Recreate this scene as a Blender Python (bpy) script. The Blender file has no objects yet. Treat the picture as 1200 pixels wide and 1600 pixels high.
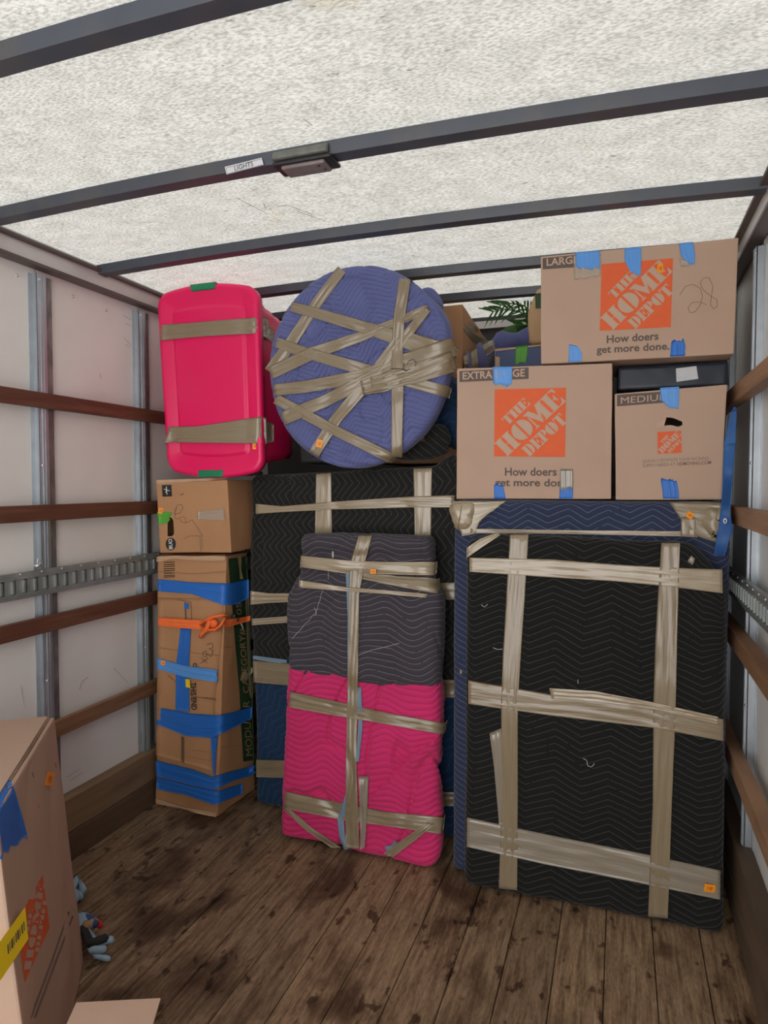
import bpy, bmesh, math, random
import numpy as np
from mathutils import Vector, Matrix
from mathutils.bvhtree import BVHTree

random.seed(7)
rng = np.random.default_rng(7)
SC = bpy.context.scene
COL = SC.collection

# ------------------------------------------------------------------ camera
FPX, CAMH = 1055.0, 1.45
PITCH = math.atan2(43.0, FPX)
YAW = math.atan2(370.0, FPX / math.cos(PITCH))
fw = Vector((-math.sin(YAW) * math.cos(PITCH), math.cos(YAW) * math.cos(PITCH), -math.sin(PITCH)))
rt = Vector((math.cos(YAW), math.sin(YAW), 0.0))
up = rt.cross(fw)
CAM = Vector((0, 0, CAMH))
cd = bpy.data.cameras.new('camera')
cam = bpy.data.objects.new('camera', cd)
COL.objects.link(cam)
m3 = Matrix((rt, up, -fw)).transposed()
cam.matrix_world = Matrix.Translation(CAM) @ m3.to_4x4()
cd.sensor_fit = 'VERTICAL'
cd.sensor_height = 36.0
cd.lens = FPX / 1600 * 36.0
cd.clip_start = 0.02
SC.camera = cam

# ------------------------------------------------------------------ world and exposure
w = bpy.data.worlds.new('sky')
SC.world = w
w.use_nodes = True
bg = w.node_tree.nodes['Background']
bg.inputs[0].default_value = (1.0, 0.985, 0.965, 1)
bg.inputs[1].default_value = 1.95
SC.view_settings.view_transform = 'Standard'
SC.view_settings.look = 'None'
SC.view_settings.gamma = 1
SC.view_settings.use_curve_mapping = False
SC.view_settings.exposure = 0.83
SC.cycles.use_denoising = True
SC.cycles.max_bounces = 12
SC.cycles.diffuse_bounces = 8
SC.cycles.transmission_bounces = 8
SC.cycles.transparent_max_bounces = 8

# ------------------------------------------------------------------ materials
MATS = {}


def nt(name):
    m = bpy.data.materials.new(name)
    m.use_nodes = True
    t = m.node_tree
    return m, t, t.nodes, t.links, t.nodes['Principled BSDF']


def rgb(c):
    return (c[0], c[1], c[2], 1)


def mat(name, col, rough=0.6, var=0.12, scale=8.0, stretch=(1, 1, 1), bump=0.0, bscale=80.0, bstretch=(1, 1, 1),
        metal=0.0, dirt=None, dscale=3.0, damt=0.5, dstretch=(1, 1, 1), coat=0.0, sheen=0.0, spec=0.5):
    """Plain procedural material: base colour with soft variation, optional stains and fine relief."""
    m, t, N, L, P = nt(name)
    tc = N.new('ShaderNodeTexCoord')

    def noise(sc, st, det=4):
        mp = N.new('ShaderNodeMapping')
        mp.inputs['Scale'].default_value = st
        L.new(tc.outputs['Object'], mp.inputs[0])
        n = N.new('ShaderNodeTexNoise')
        n.inputs['Scale'].default_value = sc
        n.inputs['Detail'].default_value = det
        L.new(mp.outputs[0], n.inputs['Vector'])
        return n
    n1 = noise(scale, stretch)
    mx = N.new('ShaderNodeMix')
    mx.data_type = 'RGBA'
    mx.inputs[6].default_value = rgb([c * (1 - var) for c in col])
    mx.inputs[7].default_value = rgb([min(1, c * (1 + var)) for c in col])
    L.new(n1.outputs['Fac'], mx.inputs[0])
    out = mx.outputs[2]
    if dirt:
        n2 = noise(dscale, dstretch, 6)
        rp = N.new('ShaderNodeValToRGB')
        rp.color_ramp.elements[0].position = 0.48
        rp.color_ramp.elements[0].color = (0, 0, 0, 1)
        rp.color_ramp.elements[1].position = 0.68
        rp.color_ramp.elements[1].color = (damt, damt, damt, 1)
        L.new(n2.outputs['Fac'], rp.inputs[0])
        m2 = N.new('ShaderNodeMix')
        m2.data_type = 'RGBA'
        L.new(rp.outputs[0], m2.inputs[0])
        L.new(out, m2.inputs[6])
        m2.inputs[7].default_value = rgb(dirt)
        out = m2.outputs[2]
    L.new(out, P.inputs['Base Color'])
    P.inputs['Roughness'].default_value = rough
    P.inputs['Metallic'].default_value = metal
    P.inputs['Coat Weight'].default_value = coat
    P.inputs['Sheen Weight'].default_value = sheen
    P.inputs['Specular IOR Level'].default_value = spec
    if bump:
        n3 = noise(bscale, bstretch, 5)
        b = N.new('ShaderNodeBump')
        b.inputs['Strength'].default_value = bump
        b.inputs['Distance'].default_value = 0.004
        L.new(n3.outputs['Fac'], b.inputs['Height'])
        L.new(b.outputs[0], P.inputs['Normal'])
    MATS[name] = m
    return m


def quilt_mat(name, col, thread, width=0.05, tone=None):
    """Quilted blanket: the UV v coordinate counts the stitched rows, so the thread sits in the sewn grooves."""
    m, t, N, L, P = nt(name)
    uv = N.new('ShaderNodeUVMap')
    sp = N.new('ShaderNodeSeparateXYZ')
    L.new(uv.outputs[0], sp.inputs[0])

    def math_(op, a, b=None):
        n = N.new('ShaderNodeMath')
        n.operation = op
        for i, v in enumerate((a, b)):
            if v is None:
                continue
            if isinstance(v, (int, float)):
                n.inputs[i].default_value = v
            else:
                L.new(v, n.inputs[i])
        return n.outputs[0]
    fr = math_('FRACT', sp.outputs[1])
    d = math_('ABSOLUTE', math_('SUBTRACT', fr, 0.5))
    st = math_('GREATER_THAN', d, 0.5 - width)
    tc = N.new('ShaderNodeTexCoord')
    n0 = N.new('ShaderNodeTexNoise')
    n0.inputs['Scale'].default_value = 55
    n0.inputs['Detail'].default_value = 2
    L.new(tc.outputs['Object'], n0.inputs['Vector'])
    wear = math_('MULTIPLY', st, math_('MULTIPLY', math_('GREATER_THAN', n0.outputs['Fac'], 0.34), 0.75))
    n1 = N.new('ShaderNodeTexNoise')
    n1.inputs['Scale'].default_value = 5
    n1.inputs['Detail'].default_value = 5
    L.new(tc.outputs['Object'], n1.inputs['Vector'])
    mx = N.new('ShaderNodeMix')
    mx.data_type = 'RGBA'
    mx.inputs[6].default_value = rgb([c * 0.8 for c in col])
    mx.inputs[7].default_value = rgb(tone if tone else [c * 1.2 for c in col])
    L.new(n1.outputs['Fac'], mx.inputs[0])
    m2 = N.new('ShaderNodeMix')
    m2.data_type = 'RGBA'
    L.new(wear, m2.inputs[0])
    L.new(mx.outputs[2], m2.inputs[6])
    m2.inputs[7].default_value = rgb(thread)
    L.new(m2.outputs[2], P.inputs['Base Color'])
    P.inputs['Roughness'].default_value = 0.9
    P.inputs['Sheen Weight'].default_value = 0.15
    P.inputs['Specular IOR Level'].default_value = 0.2
    n3 = N.new('ShaderNodeTexNoise')
    n3.inputs['Scale'].default_value = 260
    n3.inputs['Detail'].default_value = 3
    L.new(tc.outputs['Object'], n3.inputs['Vector'])
    b = N.new('ShaderNodeBump')
    b.inputs['Strength'].default_value = 0.25
    b.inputs['Distance'].default_value = 0.002
    L.new(n3.outputs['Fac'], b.inputs['Height'])
    L.new(b.outputs[0], P.inputs['Normal'])
    MATS[name] = m
    return m


def tape_mat(name, col, see=0.1, rough=0.28, streak=0.35, relief=0.6, spec=0.5, coat=0.0):
    """Packing or painter's tape: UV u runs along the tape; wrinkles streak along it."""
    m, t, N, L, P = nt(name)
    uv = N.new('ShaderNodeUVMap')
    mp = N.new('ShaderNodeMapping')
    mp.inputs['Scale'].default_value = (7, 150, 1)
    L.new(uv.outputs[0], mp.inputs[0])
    n = N.new('ShaderNodeTexNoise')
    n.inputs['Scale'].default_value = 1.0
    n.inputs['Detail'].default_value = 4
    L.new(mp.outputs[0], n.inputs['Vector'])
    mx = N.new('ShaderNodeMix')
    mx.data_type = 'RGBA'
    mx.inputs[6].default_value = rgb([c * (1 - streak) for c in col])
    mx.inputs[7].default_value = rgb([min(1, c * (1 + streak)) for c in col])
    L.new(n.outputs['Fac'], mx.inputs[0])
    L.new(mx.outputs[2], P.inputs['Base Color'])
    P.inputs['Roughness'].default_value = rough
    P.inputs['Specular IOR Level'].default_value = spec
    P.inputs['Coat Weight'].default_value = coat
    P.inputs['Coat Roughness'].default_value = 0.12
    b = N.new('ShaderNodeBump')
    b.inputs['Strength'].default_value = relief
    b.inputs['Distance'].default_value = 0.004
    L.new(n.outputs['Fac'], b.inputs['Height'])
    L.new(b.outputs[0], P.inputs['Normal'])
    if see > 0:
        tr = N.new('ShaderNodeBsdfTransparent')
        ms = N.new('ShaderNodeMixShader')
        ms.inputs[0].default_value = see
        L.new(P.outputs[0], ms.inputs[1])
        L.new(tr.outputs[0], ms.inputs[2])
        L.new(ms.outputs[0], N['Material Output'].inputs[0])
    MATS[name] = m
    return m


def roof_mat():
    m, t, N, L, P = nt('translucent_roof')
    tc = N.new('ShaderNodeTexCoord')

    def noise(sc, st, det):
        mp = N.new('ShaderNodeMapping')
        mp.inputs['Scale'].default_value = st
        mp.inputs['Rotation'].default_value = (0, 0, 0.5)
        L.new(tc.outputs['Object'], mp.inputs[0])
        n = N.new('ShaderNodeTexNoise')
        n.inputs['Scale'].default_value = sc
        n.inputs['Detail'].default_value = det
        L.new(mp.outputs[0], n.inputs['Vector'])
        return n.outputs['Fac']

    def ramp(src, a, b, ca, cb):
        r = N.new('ShaderNodeValToRGB')
        r.color_ramp.elements[0].position = a
        r.color_ramp.elements[0].color = rgb(ca)
        r.color_ramp.elements[1].position = b
        r.color_ramp.elements[1].color = rgb(cb)
        L.new(src, r.inputs[0])
        return r.outputs[0]

    def mul(a, b, f=1.0):
        n = N.new('ShaderNodeMix')
        n.data_type = 'RGBA'
        n.blend_type = 'MULTIPLY'
        n.inputs[0].default_value = f
        L.new(a, n.inputs[6])
        L.new(b, n.inputs[7])
        return n.outputs[2]
    fine = ramp(noise(95, (1, 2.2, 1), 8), 0.34, 0.60, (0.60, 0.60, 0.58), (1, 1, 1))
    mid = ramp(noise(11, (1, 1.6, 1), 8), 0.35, 0.65, (0.86, 0.86, 0.85), (1, 1, 1))
    stain = ramp(noise(4.0, (1, 1, 1), 5), 0.66, 0.78, (1, 1, 1), (0.93, 0.86, 0.70))
    speck = ramp(noise(24, (1, 3, 1), 3), 0.255, 0.30, (0.55, 0.50, 0.42), (1, 1, 1))
    c = mul(mul(mul(fine, mid), stain), speck)
    base = N.new('ShaderNodeRGB')
    base.outputs[0].default_value = (0.635, 0.635, 0.61, 1)
    c = mul(c, base.outputs[0])
    tl = N.new('ShaderNodeBsdfTranslucent')
    df = N.new('ShaderNodeBsdfDiffuse')
    L.new(c, tl.inputs[0])
    L.new(c, df.inputs[0])
    ms = N.new('ShaderNodeMixShader')
    ms.inputs[0].default_value = 0.68
    L.new(tl.outputs[0], ms.inputs[1])
    L.new(df.outputs[0], ms.inputs[2])
    L.new(ms.outputs[0], N['Material Output'].inputs[0])
    MATS['roof'] = m


def floor_mat():
    m, t, N, L, P = nt('worn_floor_wood')
    tc = N.new('ShaderNodeTexCoord')
    oi = N.new('ShaderNodeObjectInfo')

    def noise(sc, st, det, dist=0.0):
        mp = N.new('ShaderNodeMapping')
        mp.inputs['Scale'].default_value = st
        L.new(tc.outputs['Object'], mp.inputs[0])
        n = N.new('ShaderNodeTexNoise')
        n.inputs['Scale'].default_value = sc
        n.inputs['Detail'].default_value = det
        n.inputs['Distortion'].default_value = dist
        L.new(mp.outputs[0], n.inputs['Vector'])
        return n.outputs['Fac']

    def ramp(src, a, b, ca, cb):
        r = N.new('ShaderNodeValToRGB')
        r.color_ramp.elements[0].position = a
        r.color_ramp.elements[0].color = rgb(ca)
        r.color_ramp.elements[1].position = b
        r.color_ramp.elements[1].color = rgb(cb)
        L.new(src, r.inputs[0])
        return r.outputs[0]

    def mul(a, b, f=1.0):
        n = N.new('ShaderNodeMix')
        n.data_type = 'RGBA'
        n.blend_type = 'MULTIPLY'
        n.inputs[0].default_value = f
        L.new(a, n.inputs[6])
        L.new(b, n.inputs[7])
        return n.outputs[2]
    grain = ramp(noise(14, (6, 0.55, 1), 9, 0.3), 0.32, 0.68, (0.175, 0.105, 0.060), (0.41, 0.285, 0.18))
    tone = ramp(oi.outputs['Random'], 0, 1, (0.78, 0.76, 0.74), (1.08, 1.05, 1.0))
    stain = ramp(noise(3.4, (1.5, 1.0, 1), 10, 0.5), 0.50, 0.66, (1, 1, 1), (0.34, 0.28, 0.24))
    blots = ramp(noise(15, (1.6, 0.9, 1), 6, 0.2), 0.61, 0.67, (1, 1, 1), (0.30, 0.24, 0.20))
    fine = ramp(noise(90, (2, 0.5, 1), 5), 0.35, 0.6, (0.72, 0.70, 0.68), (1, 1, 1))
    c = mul(mul(mul(mul(grain, tone), stain), blots), fine)
    L.new(c, P.inputs['Base Color'])
    P.inputs['Roughness'].default_value = 0.62
    P.inputs['Specular IOR Level'].default_value = 0.35
    b = N.new('ShaderNodeBump')
    b.inputs['Strength'].default_value = 0.45
    b.inputs['Distance'].default_value = 0.004
    L.new(noise(30, (5, 0.5, 1), 8), b.inputs['Height'])
    L.new(b.outputs[0], P.inputs['Normal'])
    MATS['floor'] = m


roof_mat()
floor_mat()
mat('bow_steel', (0.056, 0.064, 0.085), 0.42, 0.2, 12, metal=0.0, dirt=(0.09, 0.08, 0.075), dscale=7, damt=0.5, bump=0.08)
mat('wall_white', (0.80, 0.785, 0.765), 0.42, 0.05, 2.0, dirt=(0.62, 0.57, 0.52), dscale=2.2, damt=0.25, bump=0.04, bscale=25)
mat('rail_grey', (0.60, 0.575, 0.565), 0.35, 0.10, 4, metal=0.1, dirt=(0.40, 0.35, 0.33), damt=0.4)
mat('rail_dark', (0.10, 0.075, 0.07), 0.45, 0.2, 5)
mat('galv', (0.50, 0.54, 0.58), 0.38, 0.18, 20, metal=0.75, dirt=(0.20, 0.20, 0.20), dscale=5, damt=0.55, dstretch=(1, 1, 0.25), bump=0.05)
mat('galv_shade', (0.19, 0.19, 0.185), 0.5, 0.35, 30, metal=0.5, dirt=(0.36, 0.36, 0.35), dscale=24, damt=0.7, dstretch=(1, 1, 0.4), bump=0.1)
mat('etrack', (0.29, 0.31, 0.305), 0.40, 0.25, 14, metal=0.45, dirt=(0.46, 0.47, 0.46), dscale=9, damt=0.5, bump=0.1)
mat('slat_dark', (0.115, 0.042, 0.024), 0.5, 0.45, 9, stretch=(1, 0.35, 6), dirt=(0.20, 0.10, 0.06), dscale=12, damt=0.5, dstretch=(1, .3, 3), bump=0.25, bscale=40, bstretch=(1, .15, 3))
mat('slat_light', (0.235, 0.120, 0.060), 0.55, 0.4, 9, stretch=(1, 0.35, 6), dirt=(0.12, 0.06, 0.03), dscale=9, damt=0.6, dstretch=(1, .3, 3), bump=0.25, bscale=40, bstretch=(1, .15, 3))
mat('slat_tan', (0.34, 0.19, 0.105), 0.55, 0.35, 9, stretch=(1, 0.35, 6), dirt=(0.16, 0.08, 0.04), dscale=9, damt=0.6, dstretch=(1, .3, 3), bump=0.25, bscale=40, bstretch=(1, .15, 3))
mat('skirt_tan', (0.24, 0.155, 0.085), 0.6, 0.3, 7, stretch=(1, .3, 6), dirt=(0.12, 0.07, 0.04), dscale=5, damt=0.7, dstretch=(1, .4, 2), bump=0.2, bscale=40, bstretch=(1, .15, 3))
mat('skirt_dark', (0.125, 0.080, 0.050), 0.6, 0.35, 7, stretch=(1, .3, 6), dirt=(0.06, 0.04, 0.025), dscale=5, damt=0.6, dstretch=(1, .4, 2), bump=0.2, bscale=40, bstretch=(1, .15, 3))
mat('under_dark', (0.02, 0.016, 0.013), 0.8)
mat('front_wall', (0.05, 0.05, 0.05), 0.6, 0.2)
mat('screw', (0.75, 0.76, 0.78), 0.3, 0.05, metal=0.9)
mat('card_pink', (0.47, 0.320, 0.238), 0.75, 0.05, 3, stretch=(1, 1, 1), bump=0.05, bscale=120, bstretch=(.15, .15, 3), dirt=(0.40, 0.255, 0.18), dscale=4, damt=0.3)
mat('card_brown', (0.46, 0.240, 0.115), 0.72, 0.10, 4, bump=0.25, bscale=60, bstretch=(.1, .1, 3), dirt=(0.33, 0.165, 0.075), dscale=4, damt=0.5)
mat('crease', (0.30, 0.15, 0.07), 0.8, 0.1, 30)
mat('card_edge', (0.53, 0.35, 0.22), 0.8, 0.1, 60)
mat('card_dark', (0.16, 0.09, 0.05), 0.8, 0.1)
mat('ink_orange', (0.72, 0.115, 0.030), 0.7, 0.06, 40)
mat('ink_grey', (0.115, 0.085, 0.075), 0.75, 0.1, 60)
mat('ink_soft', (0.21, 0.15, 0.12), 0.75, 0.2, 90)
mat('ink_card', (0.50, 0.345, 0.255), 0.75, 0.06, 30)
mat('ink_black', (0.016, 0.015, 0.015), 0.6)
mat('ink_green', (0.018, 0.052, 0.018), 0.65, 0.25, 14)
mat('ink_cream', (0.42, 0.30, 0.165), 0.7, 0.15, 30)
mat('ink_white', (0.75, 0.74, 0.72), 0.6)
mat('ink_navy', (0.070, 0.105, 0.215), 0.65, 0.1, 8)
mat('scuff', (0.42, 0.38, 0.35), 0.6)
mat('pen', (0.035, 0.028, 0.028), 0.5)
mat('pen_brown', (0.20, 0.115, 0.075), 0.6)
mat('sticker', (1.0, 0.33, 0.015), 0.5, 0.05)
mat('sticker_ink', (0.55, 0.12, 0.01), 0.5, 0.05)
mat('paper', (0.62, 0.63, 0.66), 0.6, 0.1, 40)
mat('paper_yellow', (0.86, 0.62, 0.012), 0.5, 0.06, 8)
mat('tote_pink', (0.82, 0.005, 0.115), 0.36, 0.04, 3, bump=0.03, bscale=200, dirt=(0.74, 0.03, 0.12), dscale=5, damt=0.3)
mat('latch_green', (0.006, 0.20, 0.085), 0.35, 0.08, 8)
mat('lamp_grey', (0.12, 0.125, 0.115), 0.45, 0.15, 20, dirt=(0.22, 0.21, 0.18), dscale=30, damt=0.4)
mat('lamp_lens', (0.20, 0.16, 0.165), 0.25, 0.2, 40)
mat('hem', (0.17, 0.26, 0.35), 0.85, 0.12, 30, bump=0.2, bscale=200)
mat('thread_white', (0.55, 0.53, 0.55), 0.8)
mat('strap_blue', (0.010, 0.075, 0.26), 0.55, 0.25, 10, bump=0.15, bscale=150, dirt=(0.03, 0.16, 0.44), dscale=6, damt=0.6)
mat('strap_orange', (0.95, 0.17, 0.035), 0.7, 0.12, 30, bump=0.2, bscale=200)
mat('buckle', (0.02, 0.02, 0.02), 0.5)
mat('dark_navy', (0.012, 0.018, 0.032), 0.38, 0.3, 6)
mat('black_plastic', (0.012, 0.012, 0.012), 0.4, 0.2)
mat('paper_bag', (0.44, 0.28, 0.15), 0.8, 0.15, 10, bump=0.3, bscale=25)
mat('leaf_green', (0.035, 0.13, 0.022), 0.4, 0.35, 10)
mat('stem_green', (0.10, 0.14, 0.03), 0.6)
mat('pot', (0.04, 0.035, 0.03), 0.6)
mat('glove_knit', (0.30, 0.43, 0.55), 0.9, 0.12, 60, bump=0.4, bscale=300)
mat('glove_black', (0.015, 0.015, 0.014), 0.7, 0.2, 60, bump=0.4, bscale=200)
mat('glove_cuff', (0.03, 0.09, 0.25), 0.85, 0.15, 50)
mat('glove_tan', (0.36, 0.21, 0.11), 0.8, 0.15, 30)
mat('glove_red', (0.55, 0.02, 0.02), 0.8, 0.1, 30)
quilt_mat('quilt_black', (0.0085, 0.0092, 0.0092), (0.070, 0.065, 0.056), 0.05)
quilt_mat('quilt_black2', (0.0140, 0.0145, 0.0140), (0.105, 0.098, 0.085), 0.04)
quilt_mat('quilt_navy', (0.027, 0.036, 0.078), (0.17, 0.18, 0.22), 0.045)
quilt_mat('quilt_navy2', (0.012, 0.038, 0.092), (0.05, 0.085, 0.15), 0.04)
quilt_mat('quilt_peri', (0.122, 0.138, 0.315), (0.070, 0.076, 0.19), 0.06)
quilt_mat('quilt_grey', (0.052, 0.045, 0.058), (0.22, 0.20, 0.22), 0.045, tone=(0.058, 0.052, 0.066))
quilt_mat('quilt_pink', (0.58, 0.030, 0.145), (0.40, 0.014, 0.092), 0.05)  # stitch lines darker than the cloth: groove shade put into the thread colour
tape_mat('tape_tan', (0.285, 0.222, 0.140), 0.12, 0.24, 0.2, 0.5, 0.7, 0.5)
tape_mat('tape_pale', (0.37, 0.295, 0.195), 0.08, 0.22, 0.22, 0.5, 0.8, 0.6)
tape_mat('tape_clear', (0.33, 0.285, 0.22), 0.22, 0.22, 0.2, 0.4, 0.8, 0.6)
tape_mat('tape_film', (0.56, 0.44, 0.34), 0.45, 0.2, 0.1, 0.2, 0.9, 0.8)
tape_mat('tape_blue', (0.018, 0.150, 0.56), 0.0, 0.45, 0.1)
tape_mat('tape_blue_light', (0.10, 0.31, 0.74), 0.0, 0.42, 0.1)
tape_mat('tape_green', (0.10, 0.36, 0.04), 0.0, 0.5, 0.2)

# ------------------------------------------------------------------ scene helpers
ORG = {}      # world origin of every object, so that children can be built in world coordinates


def finish(o, loc, parent):
    COL.objects.link(o)
    if parent is not None:
        o.parent = parent
        o.location = Vector(loc) - ORG[parent.name]
    else:
        o.location = loc
    ORG[o.name] = Vector(loc)
    return o


def thing(name, label, cat, loc, group=None):
    o = bpy.data.objects.new(name, None)
    o.empty_display_size = 0.1
    finish(o, loc, None)
    o['label'] = label
    o['category'] = cat
    if group:
        o['group'] = group
    return o


def mesh(name, V, F, m, parent=None, smooth=False, uv=None, loc=None, label=None):
    """One mesh object from world-space vertices."""
    V = np.asarray(V, dtype=float)
    if loc is None:
        if parent is not None:
            loc = ORG[parent.name]
        else:
            loc = ((V[:, 0].min() + V[:, 0].max()) / 2, (V[:, 1].min() + V[:, 1].max()) / 2, V[:, 2].min())
    loc = Vector(loc)
    me = bpy.data.meshes.new(name)
    me.from_pydata((V - np.array(loc)).tolist(), [], [list(map(int, f)) for f in F])
    if uv is not None:
        ul = me.uv_layers.new(name='UVMap')
        idx = np.empty(len(me.loops), dtype=np.int32)
        me.loops.foreach_get('vertex_index', idx)
        ul.data.foreach_set('uv', np.asarray(uv, dtype=np.float32)[idx].ravel())
    me.materials.append(MATS[m])
    if smooth:
        me.polygons.foreach_set('use_smooth', [True] * len(me.polygons))
    me.update()
    o = bpy.data.objects.new(name, me)
    finish(o, loc, parent)
    if label:
        o['label'] = label
    return o


def tag(o, label=None, cat=None, group=None, kind=None):
    for k, v in (('label', label), ('category', cat), ('group', group), ('kind', kind)):
        if v:
            o[k] = v
    return o


def bm_out(bm):
    bm.verts.index_update()
    V = np.array([v.co[:] for v in bm.verts])
    F = [[v.index for v in f.verts] for f in bm.faces]
    bm.free()
    return V, F


def hexa(c, bev=0.0, seg=2, cuts=0, wob=0.0, seed=0):
    """Closed six-sided solid; corners front BL BR TR TL then back BL BR TR TL."""
    bm = bmesh.new()
    vs = [bm.verts.new(Vector(p)) for p in c]
    for f in ((0, 1, 2, 3), (5, 4, 7, 6), (4, 0, 3, 7), (1, 5, 6, 2), (3, 2, 6, 7), (4, 5, 1, 0)):
        bm.faces.new([vs[i] for i in f])
    bmesh.ops.recalc_face_normals(bm, faces=bm.faces)
    if cuts:
        bmesh.ops.subdivide_edges(bm, edges=bm.edges, cuts=cuts, use_grid_fill=True)
        r = np.random.default_rng(seed)
        if wob:
            for v in bm.verts:
                p = np.array(v.co)
                d = wob * (nz(p[None, :], 4.0, seed)[0])
                v.co += v.normal * d
    if bev:
        eds = [e for e in bm.edges if len(e.link_faces) == 2 and e.calc_face_angle(0) > 0.7]
        bmesh.ops.bevel(bm, geom=eds, offset=bev, segments=seg, affect='EDGES', profile=0.6)
    return bm_out(bm)


def box(x0, x1, y0, y1, z0, z1, bev=0.0, seg=2, **k):
    return hexa([(x0, y0, z0), (x1, y0, z0), (x1, y0, z1), (x0, y0, z1),
                 (x0, y1, z0), (x1, y1, z0), (x1, y1, z1), (x0, y1, z1)], bev, seg, **k)


def join(parts):
    V, F, n = [], [], 0
    for v, f in parts:
        V.append(np.asarray(v, float))
        F += [[i + n for i in q] for q in f]
        n += len(v)
    return np.vstack(V), F


def tube(pts, r, n=8, cap=True, flat=1.0):
    pts = [Vector(p) for p in pts]
    rr = r if isinstance(r, (list, tuple)) else [r] * len(pts)
    V, F = [], []
    prev = None
    for i, p in enumerate(pts):
        a = pts[max(0, i - 1)]
        b = pts[min(len(pts) - 1, i + 1)]
        t = (b - a).normalized()
        ref = prev if prev is not None else (Vector((0, 0, 1)) if abs(t.z) < 0.9 else Vector((1, 0, 0)))
        s = t.cross(ref).normalized()
        q = s.cross(t).normalized()
        prev = q
        for k in range(n):
            an = 2 * math.pi * k / n
            V.append(p + (s * math.cos(an) + q * math.sin(an) * flat) * rr[i])
    for i in range(len(pts) - 1):
        for k in range(n):
            F.append((i * n + k, i * n + (k + 1) % n, (i + 1) * n + (k + 1) % n, (i + 1) * n + k))
    if cap:
        F.append(tuple(range(n))[::-1])
        F.append(tuple(range((len(pts) - 1) * n, len(pts) * n)))
    return np.array([v[:] for v in V]), F


def ellipsoid(c, r, nu=20, nv=14, wob=0.0, seed=0, sc=6.0):
    V, F = [], []
    for j in range(nv + 1):
        th = math.pi * j / nv
        for i in range(nu):
            ph = 2 * math.pi * i / nu
            V.append((math.sin(th) * math.cos(ph), math.sin(th) * math.sin(ph), math.cos(th)))
    V = np.array(V)
    P = np.array(c) + V * np.array(r)
    if wob:
        P = P + V * (wob * nz(P, sc, seed))[:, None]
    for j in range(nv):
        for i in range(nu):
            F.append((j * nu + i, (j + 1) * nu + i, (j + 1) * nu + (i + 1) % nu, j * nu + (i + 1) % nu))
    return P, F


def nz(p, scale, seed, octv=3):
    """Smooth pseudo-noise in about -1..1 on an array of points."""
    r = np.random.default_rng(seed)
    o = np.zeros(len(p))
    a = 1.0
    tot = 0
    for k in range(octv):
        for _ in range(4):
            d = r.normal(size=3)
            d /= np.linalg.norm(d)
            o += a * np.sin(2 * np.pi * scale * (p @ d) + r.uniform(0, 6.28))
        tot += a * 2.2
        a *= 0.5
        scale *= 2.1
    return o / tot


def ray(px, py):
    return (fw * FPX + rt * (px - 600.0) + up * (800.0 - py)).normalized()


def at(px, py, y):
    d = ray(px, py)
    return CAM + d * (y / d.y)


def at_plane(px, py, p0, n):
    d = ray(px, py)
    n = Vector(n)
    return CAM + d * ((Vector(p0) - CAM).dot(n) / d.dot(n))


class Surf:
    def __init__(self, V, F):
        self.t = BVHTree.FromPolygons([tuple(v) for v in V], [tuple(f) for f in F])

    def hit(self, px, py):
        loc, n, i, dist = self.t.ray_cast(CAM, ray(px, py))
        return loc, n, dist


def resample(pl, n):
    P = np.array(pl, float)
    s = np.r_[0, np.cumsum(np.linalg.norm(np.diff(P, axis=0), axis=1))]
    t = np.linspace(0, s[-1], n)
    return np.stack([np.interp(t, s, P[:, 0]), np.interp(t, s, P[:, 1])], 1)


def dist_grid(surf, G):
    n, m = G.shape[:2]
    D = np.full((n, m), np.nan)
    for i in range(n):
        for j in range(m):
            d = surf.hit(G[i, j, 0], G[i, j, 1])[2]
            if d is not None:
                D[i, j] = d
    if np.isnan(D).all():
        raise ValueError('strip misses its surface')
    for _ in range(200):
        if not np.isnan(D).any():
            break
        Q = D.copy()
        for a, b in ((1, 0), (-1, 0), (0, 1), (0, -1)):
            R = np.roll(D, (a, b), (0, 1))
            if a == 1: R[0] = np.nan
            if a == -1: R[-1] = np.nan
            if b == 1: R[:, 0] = np.nan
            if b == -1: R[:, -1] = np.nan
            Q = np.where(np.isnan(Q), R, Q)
        D = Q
    return D


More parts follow.
